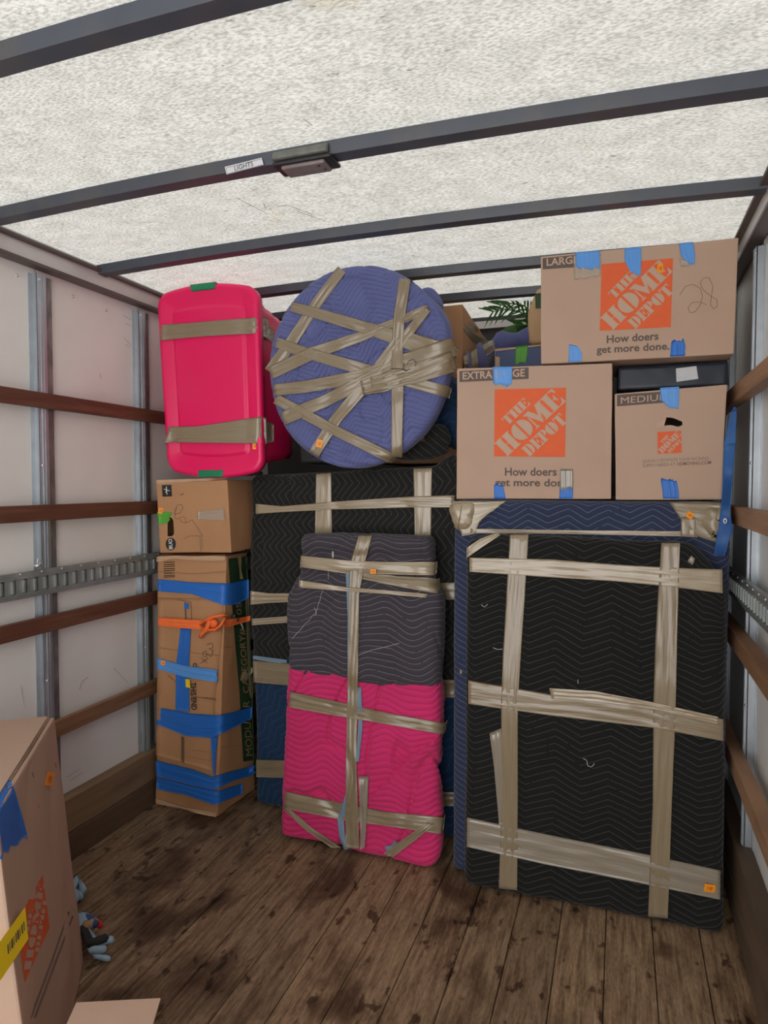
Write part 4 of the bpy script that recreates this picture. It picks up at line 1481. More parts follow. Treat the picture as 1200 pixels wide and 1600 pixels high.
for (xa, za, ww, hh_, sd) in ((-0.606, ZS - 0.125, 0.125, 0.120, 3), (0.235, ZS - 0.130, 0.118, 0.124, 5)):
    V, F, uv = rbox(ww, 0.10, hh_, 0.045, lambda u, v: v * 0, 0, 0.008, 7, 0.005, sd, fold=0.007)
    f_ = 1 - V[:, 2] / hh_
    V[:, 0] += (0.5 if sd == 5 else 0.62) * ww * 0 + np.where(V[:, 0] < ww / 2, 1, -1 if sd == 5 else -1) * 0.020 * f_
    V = V + np.array([xa, 2.395, za])
    mesh('taped_corner', V, F, 'tape_pale' if sd == 3 else 'tape_tan', so, smooth=True, uv=uv[:, :2] * np.array([1, 0]) + np.stack([V[:, 0] * 0, V[:, 0] + V[:, 2]], 1))
sticker(Surf(V, F) if False else S, 1078, 805, 10, 10, 0.5, so, off=0.016)

# dresser: black blanket above, navy blanket below
YD = 2.63
dr = thing('wrapped_cabinet', 'wide cabinet in black padding above and navy padding below, behind the pink bundle', 'furniture', (-1.09, 2.95, 0.0))
WD = 0.945


def d_dr(z0, grow=0.0):
    def f(p):
        q = p.copy()
        q[:, 0] = -1.545 - grow + p[:, 0]
        q[:, 1] = YD - grow + p[:, 1]
        z = z0 + p[:, 2]
        u = p[:, 0] / WD
        k = np.clip((z - 1.2) / 0.3, 0, 1)
        q[:, 2] = z + k * (0.040 * u + 0.040 * np.exp(-((u - 0.955) / 0.045) ** 2) * (p[:, 1] < 0.25))
        return q
    return f


o, V, F = quilted('lower_padding', 'quilt_navy2', dr, rbox(WD, 0.62, 0.70, 0.035, chevron(0.12, 0.03, 0.035, rot=0.9), 0.004, 0.006, 2.5, 0.008, 41, fold=0.004), d_dr(0.004))
SD = [(V, F)]
o, V, F = quilted('upper_padding', 'quilt_black2', dr, rbox(WD + 0.01, 0.63, 0.853, 0.03, chevron(0.11, 0.050, 0.030, rot=1.52), 0.005, 0.008, 2.2, 0.006, 43, fold=0.010), d_dr(0.635, 0.006))
SD.append((V, F))
S = Surf(*join(SD))
SDR = S
strip('packing_tape', S, [(494, 736), (493, 790), (492, 845)], [(517, 734), (518, 790), (519, 845)], 'tape_pale', dr, off=0.002, wrap='0', reach=14)
strip('packing_tape', S, [(646, 727), (647, 780), (648, 850)], [(675, 726), (674, 780), (673, 850)], 'tape_pale', dr, off=0.002, wrap='0', reach=14)
strip('packing_tape', S, [(388, 786), (440, 791), (520, 784), (640, 776), (695, 774)], [(388, 804), (440, 800), (520, 796), (640, 793), (695, 793)], 'tape_pale', dr, off=0.004, wrinkle=0.002, wrap='01', reach=14)
strip('packing_tape', S, [(391, 923), (420, 927), (470, 927)], [(391, 945), (420, 942), (470, 940)], 'tape_pale', dr, off=0.004, wrinkle=0.002)
strip('packing_tape', S, [(660, 912), (703, 910)], [(660, 936), (703, 937)], 'tape_tan', dr, off=0.004, wrap='1', reach=14)
strip('packing_tape', S, [(393, 967), (460, 962)], [(393, 977), (460, 972)], 'tape_pale', dr, off=0.004, wrinkle=0.002)
strip('packing_tape', S, [(395, 1032), (460, 1037)], [(396, 1066), (460, 1072)], 'tape_tan', dr, off=0.004)
strip('blanket_hem', S, [(395, 1024), (448, 1031)], [(395, 1030), (448, 1038)], 'hem', dr, off=0.006, label='pale blue blanket hem')
strip('packing_tape', S, [(680, 1062), (708, 1062)], [(680, 1090), (708, 1090)], 'tape_tan', dr, off=0.004, wrap='1', reach=14)
strip('packing_tape', S, [(400, 1187), (455, 1188)], [(400, 1214), (455, 1216)], 'tape_tan', dr, off=0.004)
strip('packing_tape', S, [(676, 1237), (714, 1238)], [(676, 1259), (714, 1260)], 'tape_tan', dr, off=0.004)
sticker(S, 419, 1194, 11, 8, 0.1, dr)
# corner of the black blanket hanging over the carton
V, F, uv = rbox(0.12, 0.10, 0.020, 0.0095, chevron(0.06, 0.03, 0.03, rot=1.5), 0.003, 0.003, 6, 0.006, 45)
x0 = at(360, 745, 2.60)
V = V + np.array([x0.x, 2.585, 1.489])
mesh('blanket_corner', V, F, 'quilt_black2', dr, smooth=True, uv=uv)

# grey and pink bundle leaning on the dresser
bu = thing('wrapped_bundle', 'leaning bundle in charcoal padding above and pink padding below', 'furniture', (-0.97, 2.46, 0.0))
p0, n0 = (0, 2.40, 0.0), (0, 1.0, -0.085)
LE = [at_plane(a, b, p0, n0) for a, b in ((468, 838), (466, 900), (450, 932), (446, 1080), (440, 1200), (434, 1312), (437, 1326))]
RE = [at_plane(a, b, p0, n0) for a, b in ((673, 838), (673, 915), (686, 930), (684, 1080), (684, 1200), (683, 1330), (675, 1362))]
lz = np.array([v.z for v in LE][::-1]); lx = np.array([v.x for v in LE][::-1])
rz = np.array([v.z for v in RE][::-1]); rx = np.array([v.x for v in RE][::-1])


def d_bu(z0, wl, grow=0.0):
    def f(p):
        q = p.copy()
        z = z0 + p[:, 2]
        u = p[:, 0] / wl
        a = np.interp(z, lz, lx) - grow
        b = np.interp(z, rz, rx) + grow
        q[:, 0] = a + (b - a) * u
        q[:, 1] = 2.40 - grow + 0.085 * z + p[:, 1] - 0.012 * np.exp(-((z - 1.06) / 0.03) ** 2) * (p[:, 1] > 1)
        q[:, 2] = z
        if z0 > 0.3:                       # pulled in under the bands of tape
            q[:, 1] += (p[:, 1] < 0.06) * (0.020 * np.exp(-((z - 1.165) / 0.022) ** 2) + 0.016 * np.exp(-((z - 1.088) / 0.016) ** 2))
        if z0 < 0.3:                       # a long diagonal overlap fold across the pink blanket
            a0, a1 = at_plane(684, 1150, p0, n0), at_plane(572, 1252, p0, n0)
            tx, tz = a1.x - a0.x, a1.z - a0.z
            ln_ = math.hypot(tx, tz)
            dd_ = ((q[:, 0] - a0.x) * tz - (q[:, 2] - a0.z) * tx) / ln_
            al = ((q[:, 0] - a0.x) * tx + (q[:, 2] - a0.z) * tz) / ln_
            on_ = np.clip(al / 0.03, 0, 1) * np.clip((ln_ - al) / 0.05, 0, 1)
            q[:, 1] += on_ * (p[:, 1] < 0.06) * (np.where(dd_ > 0, 0.018 * np.exp(-dd_ / 0.03), -0.016 * np.exp(dd_ / 0.05)))
        return q
    return f


o, V, F = quilted('lower_padding', 'quilt_pink', bu, rbox(0.63, 0.10, 0.70, 0.035, waves(0.24, 0.016, 0.0235), 0.006, 0.011, 2.4, 0.005, 51, fold=0.016), d_bu(0.010, 0.63))
SB_ = [(V, F)]
o, V, F = quilted('upper_padding', 'quilt_grey', bu, rbox(0.62, 0.10, 0.585, 0.035, waves(0.25, 0.016, 0.0235, 0.2), 0.005, 0.007, 2.2, 0.005, 53, fold=0.006), d_bu(0.665, 0.62, 0.005))
SB_.append((V, F))
S = Surf(*join(SB_))
e = (0, 0.04, 0)
# hems first, tape over them
strip('blanket_hem', S, [(540, 893), (543, 960), (543, 1080)], [(549, 893), (549, 960), (549, 1080)], 'hem', bu, off=0.004, label='pale blue blanket hem')
strip('blanket_hem', S, [(556, 1075), (560, 1130), (556, 1190)], [(564, 1073), (567, 1130), (561, 1190)], 'hem', bu, off=0.004)
strip('blanket_hem', S, [(540, 1240), (527, 1280), (530, 1308), (538, 1328)], [(550, 1240), (537, 1282), (539, 1306), (546, 1327)], 'hem', bu, off=0.005)
strip('blanket_hem', S, [(601, 1322), (612, 1321), (617, 1313)], [(604, 1332), (617, 1330), (625, 1318)], 'hem', bu, off=0.007, step=3, across=4, smooth=0, wrinkle=0.0)
strip('packing_tape', S, [(470, 868), (546, 876), (600, 878), (673, 878)], [(469, 886), (546, 897), (600, 897), (672, 899)], 'tape_pale', bu, off=0.003, wrap='01', reach=20)
strip('packing_tape', S, [(565, 893), (620, 900), (672, 903)], [(565, 905), (620, 916), (672, 926)], 'tape_tan', bu, off=0.003, wrap='1', reach=20)
strip('packing_tape', S, [(467, 906), (540, 917), (600, 922), (668, 928)], [(467, 918), (540, 924), (600, 928), (665, 934)], 'tape_pale', bu, off=0.005)
strip('packing_tape', S, [(447, 1079), (540, 1099), (600, 1113), (684, 1128)], [(446, 1104), (540, 1121), (600, 1131), (682, 1146)], 'tape_tan', bu, off=0.003, wrap='01', reach=20)
strip('packing_tape', S, [(440, 1235), (540, 1256), (600, 1268), (681, 1276)], [(438, 1262), (540, 1282), (600, 1290), (678, 1302)], 'tape_tan', bu, off=0.003, wrap='01', reach=20)
strip('packing_tape', S, [(440, 1262), (480, 1299), (520, 1326)], [(450, 1262), (490, 1296), (534, 1324)], 'tape_tan', bu, off=0.006)
strip('packing_tape', S, [(680, 1288), (645, 1316), (613, 1340)], [(668, 1284), (632, 1310), (598, 1334)], 'tape_tan', bu, off=0.006)
strip('packing_tape', S, [(560, 838), (547, 880), (545, 930), (543, 1080), (540, 1200), (540, 1330)], [(581, 838), (570, 880), (561, 930), (559, 1080), (557, 1200), (562, 1332)], 'tape_tan', bu, off=0.005, wrap='0', reach=18)
strip('packing_tape', S, [(560, 1213), (563, 1280), (563, 1328)], [(576, 1213), (573, 1280), (570, 1324)], 'tape_clear', bu, off=0.008)
sticker(S, 583, 893, 9, 7, 0.0, bu, off=0.030)
stroke('repair_stitching', S, [[(513, 892), (513, 905)], [(505, 922), (502, 928), (500, 938), (497, 945), (496, 951), (493, 958), (487, 963), (483, 970), (476, 975), (470, 984), (464, 989), (457, 998)], [(491, 949), (495, 958), (492, 962)], [(560, 1024), (580, 1016), (602, 1011), (624, 1005)]], 0.55, 'thread_white', bu, off=0.004)
stroke('zip_pull', S, [[(520, 862), (520, 871)]], 3.4, 'thread_white', bu, off=0.006)

# ------------------------------------------------------------------ round table in a blue blanket
YR = 2.50
cc = at(551.5, 572, YR)
RX = 0.400
SQ = 0.962
disc = thing('wrapped_round_table', 'round tabletop on edge in periwinkle quilted padding under a web of tape', 'furniture', (cc.x, YR + 0.08, cc.z - RX))
zlift = 0.0
nr, na = 84, 300
fr = np.linspace(0, 1, nr)
prof = []          # radius, depth, arc length
T = 0.10
for f_ in np.linspace(0, 1, 84):
    prof.append((f_ * (RX - 0.035), 0.0, f_ * (RX - 0.035)))
for k in range(1, 9):
    a = math.pi / 2 * k / 8
    prof.append((RX - 0.035 + 0.035 * math.sin(a), 0.035 - 0.035 * math.cos(a), RX - 0.035 + 0.035 * a))
for k in range(1, 6):
    prof.append((RX, 0.035 + (T - 0.07) * k / 5, RX + 0.02 + (T - 0.07) * k / 5))
for k in range(1, 9):
    a = math.pi / 2 * k / 8
    prof.append((RX - 0.035 + 0.035 * math.cos(a), T - 0.035 + 0.035 * math.sin(a), RX + 0.06 + 0.035 * a))
prof.append((0.0, T, 2 * RX))
V, F, UVd = [], [], []
ang = np.linspace(0, 2 * np.pi, na, endpoint=False)
for r_, d_, s_ in prof:
    rim = np.clip((r_ - 0.2) / 0.2, 0, 1)
    wav = 1 + rim * (0.006 * np.sin(ang * 3 + 1) + 0.004 * np.sin(ang * 7))
    x = r_ * np.cos(ang) * wav * SQ
    z = r_ * np.sin(ang) * wav
    V.append(np.stack([x, np.full_like(x, d_), z], 1))
    UVd.append(np.stack([s_ * np.cos(ang), s_ * np.sin(ang)], 1))
V = np.vstack(V)
UVd = np.vstack(UVd)


def diamond(u, v):
    c, si = math.cos(0.35), math.sin(0.35)
    a, b = u * c + v * si, -u * si + v * c
    x = (a / 0.21 + 0.3) % 1.0
    tri = np.abs(x - 0.5) * 2
    k = np.floor(a / 0.42 + 0.1)
    return (b * 1.0 - 0.075 * tri) / 0.0215


ph = diamond(UVd[:, 0] + 0.012 * nz(V, 3, 61), UVd[:, 1] + 0.012 * nz(V, 3, 62))
puff = np.abs(np.sin(np.pi * ph)) ** 0.6
rad = np.sqrt(V[:, 0] ** 2 + V[:, 2] ** 2)
cross = np.abs(np.sin(np.pi * (UVd[:, 0] * 0.8 - UVd[:, 1] * 0.6) / 0.02)) ** 0.6
mask = np.clip(nz(V, 2.0, 66) * 2, 0, 1)
dd = 0.0085 * (puff - 0.6) + 0.008 * nz(V, 3.0, 63) + 0.006 * mask * (cross - 0.6)
q = nz(V, 4.0, 64, 2)
dd -= 0.009 * np.exp(-(q / 0.06) ** 2)
low = np.clip((-V[:, 2] - 0.30) / 0.1, 0, 1)
dd += low * 0.008 * np.sin(V[:, 0] * 40 + V[:, 2] * 150)
front = np.clip(1 - V[:, 1] / 0.06, 0, 1)
V[:, 1] -= dd * np.where(V[:, 1] < 0.05, 1, 0)
# bunched cloth on the right-hand edge
g = np.exp(-(((V[:, 0] - 0.34) / 0.10) ** 2 + ((V[:, 2] - 0.17) / 0.12) ** 2))
V[:, 1] -= g * 0.022 * (1 + 0.5 * np.sin(V[:, 0] * 70 + V[:, 2] * 50)) * front
V[:, 0] += g * 0.02
V = V + np.array([cc.x, YR, cc.z])
n_ = na
F = []
for i in range(len(prof) - 1):
    a = i * n_ + np.arange(n_)
    b = i * n_ + (np.arange(n_) + 1) % n_
    F.append(np.stack([a, a + n_, b + n_, b], 1))
F = np.vstack(F)
mesh('padding', V, F, 'quilt_peri', disc, smooth=True, uv=np.stack([UVd[:, 0], ph], 1))
S = Surf(V, F)
TP = [([(438, 474), (500, 491), (578, 514), (640, 533), (697, 553)], [13, 15, 17, 24, 30]),
      ([(537, 417), (493, 476), (456, 533), (422, 581), (412, 600)], [14, 15, 16, 18, 20]),
      ([(415, 528), (465, 547), (564, 576), (635, 595), (694, 611)], [13, 15, 17, 16, 16]),
      ([(412, 588), (485, 553), (561, 527), (612, 506), (669, 482)], [18, 18, 14, 12, 12]),
      ([(411, 611), (479, 604), (564, 588), (621, 567), (697, 545)], [16, 17, 18, 20, 26]),
      ([(431, 658), (507, 627), (592, 583), (635, 524), (668, 482)], [20, 17, 18, 14, 11]),
      ([(416, 615), (465, 641), (522, 672), (606, 713)], [14, 15, 14, 15]),
      ([(487, 714), (527, 652), (578, 593), (618, 539)], [16, 16, 17, 16]),
      ([(632, 441), (624, 493), (621, 536), (621, 610), (620, 708)], [16, 16, 15, 17, 15]),
      ([(600, 596), (640, 584), (697, 566)], [24, 24, 26]),
      ([(596, 598), (650, 590), (694, 574)], [20, 16, 20]),
      ([(565, 606), (600, 598), (625, 590)], [20, 26, 20])]
for i, (C, wpx) in enumerate(TP):
    wpx = [v * 1.12 for v in wpx]
    cstrip('packing_tape', S, C, wpx, 'tape_tan', disc, off=0.002 + 0.0008 * i, smooth=3, wrinkle=0.0014 if i < 9 else 0.004, wrap='' if i > 10 else ('1' if i == 9 else ('0' if i in (3, 5) else '01')), reach=16)
stroke('pen_writing', S, [[(609, 576), (622, 576), (634, 578)], [(631, 567), (630, 577), (634, 580), (640, 576)], [(636, 570), (638, 564), (645, 561), (650, 566), (649, 573)]], 1.2, 'pen', disc, off=0.021)
sticker(S, 499, 693, 9, 12, 0.25, disc, off=0.018)
# lumps of gathered blanket behind the right-hand edge
parts = []
for (px, py, yy, rx_, rz_) in ((668, 480, 2.60, 0.055, 0.070), (684, 504, 2.575, 0.042, 0.055), (688, 545, 2.60, 0.042, 0.11), (684, 600, 2.62, 0.036, 0.07)):
    parts.append(ellipsoid(at(px, py, yy), (rx_, 0.045, rz_), 32, 22, 0.010, px, 7))
V, F = join(parts)
mesh('gathered_padding', V, F, 'quilt_peri', disc, smooth=True, uv=np.stack([V[:, 0] * 2, V[:, 2] * 30 + V[:, 0] * 20], 1))
S2 = Surf(V, F)
strip('packing_tape', S2, [(692, 535), (694, 570), (692, 605)], [(704, 535), (706, 570), (701, 600)], 'tape_tan', disc, off=0.003, wrinkle=0.003, step=4)

# ------------------------------------------------------------------ load behind the front row
# brown carton on the dresser behind the round table
zt = 1.545
pA, pB = at(723, 475, 2.93), at(690, 473, 2.93)
cx1 = pA.x
c = [Vector((cx1 - 0.42, 2.93, zt)), Vector((cx1, 2.93, zt)), Vector((cx1, 2.93, pA.z)), Vector((cx1 - 0.42, 2.93, pA.z)),
     Vector((cx1 - 0.42, 3.48, zt)), Vector((cx1, 3.48, zt)), Vector((cx1, 3.48, pA.z - 0.045)), Vector((cx1 - 0.42, 3.48, pA.z - 0.045))]
V, F = hexa(c, 0.005, 2, cuts=4, wob=0.004, seed=71)
t = thing('carton', 'plain brown taped box peeking out behind the round blue bundle', 'box', (cx1 - 0.21, 3.2, zt))
mesh('body', V, F, 'card_brown', t)
S = Surf(V, F)
strip('packing_tape', S, [(723, 505), (745, 525), (771, 535)], [(723, 512), (745, 540), (768, 548)], 'tape_tan', t, off=0.003, wrap='', wrinkle=0.002)
strip('packing_tape', S, [(728, 500), (745, 512)], [(732, 510), (748, 520)], 'tape_clear', t, off=0.003)

# dark blankets heaped on the dresser under the round table's edge
hp = thing('folded_blanket', 'dark navy quilted blanket heaped between the round bundle and the EXTRA LARGE box', 'blanket', (-0.70, 2.78, 1.56))
V, F, uv = rbox(0.185, 0.185, 0.30, 0.06, chevron(0.12, 0.03, 0.03), 0.004, 0.010, 3.5, 0.007, 73, fold=0.010)
V[:, 0] *= 1 - 0.25 * np.clip((V[:, 2] - 0.1) / 0.2, 0, 1)
mesh('blanket', V + np.array([-0.785, 2.725, 1.60]), F, 'quilt_navy2', hp, smooth=True, uv=uv)
bb = thing('folded_blanket', 'black quilted blanket bunched at the foot of the round bundle', 'blanket', (-0.82, 2.66, 1.54))
V, F = join([ellipsoid((-0.81, 2.668, 1.588), (0.15, 0.036, 0.040), 36, 20, 0.006, 75, 8), ellipsoid((-0.705, 2.668, 1.640), (0.055, 0.034, 0.055), 30, 20, 0.006, 76, 8)])
mesh('blanket', V, F, 'quilt_black2', bb, smooth=True, uv=np.stack([V[:, 0], V[:, 2] * 30 + V[:, 0] * 25], 1))
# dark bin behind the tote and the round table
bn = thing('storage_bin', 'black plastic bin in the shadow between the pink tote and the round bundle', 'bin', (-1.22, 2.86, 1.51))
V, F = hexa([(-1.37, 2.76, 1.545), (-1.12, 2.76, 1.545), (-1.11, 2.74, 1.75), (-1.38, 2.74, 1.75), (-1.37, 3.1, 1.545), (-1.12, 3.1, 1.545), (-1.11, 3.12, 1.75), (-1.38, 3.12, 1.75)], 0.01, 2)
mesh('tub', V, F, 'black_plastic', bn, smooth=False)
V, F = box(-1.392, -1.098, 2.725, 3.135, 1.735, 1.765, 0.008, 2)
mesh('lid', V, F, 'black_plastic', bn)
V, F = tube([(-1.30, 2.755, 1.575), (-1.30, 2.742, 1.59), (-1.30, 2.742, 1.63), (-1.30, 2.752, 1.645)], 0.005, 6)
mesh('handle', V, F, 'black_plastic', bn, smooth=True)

# blue printed carton with green tape on the sofa, behind EXTRA LARGE
zt = Mc[0].z
a, b_ = at(773, 545, 2.98), at(862, 533, 2.98)
x1 = a.x + 0.40
c = [Vector((a.x, 2.98, zt)), Vector((x1, 2.98, zt)), Vector((x1, 2.98, a.z + 0.012)), Vector((a.x, 2.98, a.z)), Vector((a.x, 3.17, zt)), Vector((x1, 3.17, zt)), Vector((x1, 3.17, a.z + 0.012)), Vector((a.x, 3.17, a.z))]
V, F = hexa(c, 0.004, 2)
t = thing('carton', 'blue printed box with green tape behind the EXTRA LARGE box', 'box', ((a.x + x1) / 2, 3.14, zt))
mesh('body', V, F, 'card_pink', t)
S = Surf(V, F)
ztop = a.z
strip('printed_panel', S, [(774, 549), (800, 546), (850, 540)], [(774, 575), (800, 576), (850, 577)], 'ink_navy', t, off=0.001, wrinkle=0, smooth=0, thick=0.0005)
strip('printed_panel', S, [(774, 556), (781, 558)], [(774, 576), (781, 576)], 'ink_card', t, off=0.003, wrinkle=0, smooth=0, thick=0.0005, step=2)
strip('green_tape', S, [(806, 541), (805, 555), (805, 570)], [(825, 539), (824, 555), (821, 567)], 'tape_green', t, off=0.004, wrinkle=0.001, smooth=0, rag1=3, step=4)

# rolled blue blanket lying towards the back
rb = thing('rolled_blanket', 'rolled periwinkle blanket with bands of tape lying behind the EXTRA LARGE box', 'blanket', (-0.55, 2.88, 1.86))
path = [at(731, 575, 2.97), at(742, 566, 2.99), at(758, 552, 3.06), at(780, 540, 3.235), at(815, 529, 3.24), at(850, 526, 3.24)]
pp = [np.array(v) for v in path]
V, F, UVr = [], [], []
tt = np.linspace(0, len(pp) - 1, 46)
ax = np.array([[np.interp(k, range(len(pp)), [p[i] for p in pp]) for i in range(3)] for k in tt])
for i in range(len(ax)):
    r0 = 0.040 + 0.010 * math.sin(i * 0.5)
    r0 *= min(1.0, 0.4 + min(i, len(ax) - 1 - i) * 0.2)
    for k in range(22):
        an = 2 * math.pi * k / 22
        V.append(ax[i] + np.array([0.25 * math.sin(an) * r0 * -1, math.cos(an) * r0 * 1.2, math.sin(an) * r0 * 1.15]))
        UVr.append((i * 0.3, an * 2 + i * 0.9))
V = np.array(V)
V += (V - np.repeat(ax, 22, 0)) * (0.20 * nz(V, 7, 81) + 0.10 * (np.abs(np.sin(np.pi * np.array(UVr)[:, 1])) ** 0.6 - 0.6))[:, None]
for i in range(len(ax) - 1):
    for k in range(22):
        F.append((i * 22 + k, i * 22 + (k + 1) % 22, (i + 1) * 22 + (k + 1) % 22, (i + 1) * 22 + k))
F.append(tuple(range(22))[::-1])
F.append(tuple(range((len(ax) - 1) * 22, len(ax) * 22)))
mesh('blanket', V, F, 'quilt_peri', rb, smooth=True, uv=np.array(UVr))
S = Surf(V, F)
strip('packing_tape', S, [(724, 556), (732, 552)], [(725, 580), (733, 580)], 'tape_tan', rb, off=0.003, step=3)
strip('packing_tape', S, [(736, 549), (746, 543)], [(737, 580), (747, 578)], 'tape_tan', rb, off=0.003, step=3)
strip('packing_tape', S, [(752, 538), (770, 530)], [(760, 556), (774, 546)], 'tape_tan', rb, off=0.003, step=3)
# second hanging roll end
V, F, uv = rbox(0.062, 0.10, 0.30, 0.029, chevron(0.08, 0.02, 0.03), 0.004, 0.004, 5, 0.006, 83)
fb = thing('rolled_blanket', 'upright blue quilted roll standing against the EXTRA LARGE box', 'blanket', (-0.58, 2.98, 1.60))
mesh('blanket', V + np.array([-0.607, 2.935, 1.60]), F, 'quilt_peri', fb, smooth=True, uv=uv)

# crumpled paper sack on the blue carton
pb = thing('paper_sack', 'crumpled brown paper sack standing beside the LARGE box', 'bag', (-0.29, 3.08, ztop + 0.008))
q0 = at(824, 528, 3.02)
hh = at(826, 456, 3.02).z - ztop
V, F, uv = rbox(0.20, 0.12, hh, 0.02, lambda u, v: u * 0, 0, 0.007, 6, 0.010, 85, fold=0.010)
V[:, 0] += 0.035 * np.clip((V[:, 2] - hh * 0.55) / (hh * 0.45), 0, 1) * (1 - V[:, 0] / 0.2)
mesh('sack', V + np.array([q0.x - 0.002, 3.02, ztop + 0.018]), F, 'paper_bag', pb, smooth=True)
S = Surf(V + np.array([q0.x - 0.002, 3.02, ztop + 0.018]), F)
strip('printed_panel', S, [(836, 459), (850, 457)], [(837, 482), (850, 482)], 'ink_green', pb, off=0.004, smooth=1, wrinkle=0, thick=0.0005, step=3)
V, F = ellipsoid((q0.x + 0.10, 3.09, ztop + hh + 0.012), (0.055, 0.04, 0.02), 20, 12, 0.010, 86, 14)
mesh('rolled_top', V, F, 'paper_bag', pb, smooth=True)

# artificial palm at the front wall
pl = thing('potted_palm', 'green palm with narrow leaflets at the front wall behind the boxes', 'plant', (-0.36, 3.44, zt))
V, F = join([tube([(-0.36, 3.44, zt), (-0.36, 3.44, zt + 0.20)], [0.07, 0.09], 20)])
mesh('pot', V, F, 'pot', pl, smooth=False)
crown = Vector((-0.36, 3.44, zt + 0.60))
V, F = tube([(-0.36, 3.44, zt + 0.17), (-0.355, 3.44, zt + 0.4), crown], [0.014, 0.012, 0.010], 8)
mesh('stem', V, F, 'stem_green', pl, smooth=True)


def leaf(p, d, side, L, wl, droop):
    d = Vector(d).normalized()
    s = Vector(side).normalized()
    V, F = [], []
    for i in range(6):
        f = i / 5
        c0 = Vector(p) + d * (L * f) + Vector((0, 0, -droop * f * f))
        w_ = wl * (math.sin(math.pi * min(1, 0.18 + 0.82 * f)) + 0.02)
        V += [c0 - s * w_, c0 + Vector((0, 0, 0.004)), c0 + s * w_]
    for i in range(5):
        a0 = i * 3
        F += [(a0, a0 + 1, a0 + 4, a0 + 3), (a0 + 1, a0 + 2, a0 + 5, a0 + 4)]
    return np.array([v[:] for v in V]), F


for pts in ([(838, 520), (830, 500), (812, 487), (790, 483), (770, 487)], [(840, 520), (832, 492), (820, 478), (800, 474), (782, 477)], [(838, 525), (822, 508), (806, 508), (796, 518)], [(842, 520), (850, 490), (865, 478), (885, 480)]):
    P3 = [crown] + [at(a_, b2, 3.47 - 0.03 * i) for i, (a_, b2) in enumerate(pts)]
    V, F = tube(P3, [0.006, 0.005, 0.005, 0.004, 0.003, 0.002][:len(P3)], 6)
    fr_ = mesh('frond', V, F, 'stem_green', pl, smooth=True)
    A = np.array([v[:] for v in P3])
    for k in np.linspace(1.0, len(P3) - 1.05, 11):
        i = int(k)
        f = k - i
        p = Vector(A[i] * (1 - f) + A[i + 1] * f)
        d = Vector(A[i + 1] - A[i]).normalized()
        for sg in (-1, 1):
            sd = d.cross(Vector((0, 1, 0))).normalized() * sg
            dr_ = (d * 0.9 + sd * 0.75 + Vector((0, -0.25, -0.1)))
            V, F = leaf(p, dr_, d.cross(Vector((0, 1, 0.3))), 0.085, 0.0065, 0.02)
            mesh('leaf', V, F, 'leaf_green', fr_)

# ------------------------------------------------------------------ blue strap by the right wall
bs = thing('hanging_strap', 'blue webbing strap hanging between the MEDIUM box and the right wall', 'strap', (0.345, 2.40, 1.20))
ys = 2.378
La = [(1146, 636), (1142, 648), (1132, 690), (1130, 720), (1128, 770), (1126, 800), (1120, 835), (1116, 868)]
Ra = [(1150, 636), (1151, 648), (1149, 690), (1147, 720), (1143, 770), (1141, 800), (1145, 828), (1132, 869)]
V, F = [], []
k = 8
n_ = 40
la_, ra_ = resample(La, n_), resample(Ra, n_)
for i in range(n_):
    for j in range(k + 1):
        f = j / k
        px = la_[i] * (1 - f) + ra_[i] * f
        V.append(np.array(at(px[0], px[1], ys + 0.012 * math.sin(i * 0.35) * (f - 0.5) * 2 + 0.006 * math.sin(i * 0.22 + 1))))
N_ = len(V)
V = V + [v + np.array([0, 0.003, 0]) for v in V]
for i in range(n_ - 1):
    for j in range(k):
        q = (i * (k + 1) + j, i * (k + 1) + j + 1, (i + 1) * (k + 1) + j + 1, (i + 1) * (k + 1) + j)
        F += [q, tuple(x + N_ for x in q[::-1])]
for i in range(n_ - 1):
    for j in (0, k):
        a0, b0_ = i * (k + 1) + j, (i + 1) * (k + 1) + j
        F.append((a0, b0_, b0_ + N_, a0 + N_))
mesh('webbing', V, F, 'strap_blue', bs, smooth=True)
# folded end lying over the strap
q = [at(1142, 645, ys - 0.012), at(1151, 642, ys - 0.012), at(1149, 692, ys - 0.015), at(1131, 695, ys - 0.015)]
V = np.array([v[:] for v in q] + [(v + Vector((0, 0.004, 0)))[:] for v in q])
mesh('folded_end', V, [(0, 1, 2, 3), (7, 6, 5, 4), (0, 4, 5, 1), (1, 5, 6, 2), (2, 6, 7, 3), (3, 7, 4, 0)], 'strap_blue', bs)
p = at(1133, 814, ys - 0.012)
V, F = [], []
for i in range(16):
    a = 2 * math.pi * i / 16
    for j in range(6):
        b0_ = 2 * math.pi * j / 6
        r0 = 0.006 + 0.0022 * math.cos(b0_)
        V.append((p.x + r0 * math.cos(a) * 0.7, p.y + 0.0022 * math.sin(b0_), p.z + r0 * math.sin(a) * 1.2))
for i in range(16):
    for j in range(6):
        F.append((i * 6 + j, ((i + 1) % 16) * 6 + j, ((i + 1) % 16) * 6 + (j + 1) % 6, i * 6 + (j + 1) % 6))
mesh('eyelet', V, F, 'screw', bs, smooth=True)

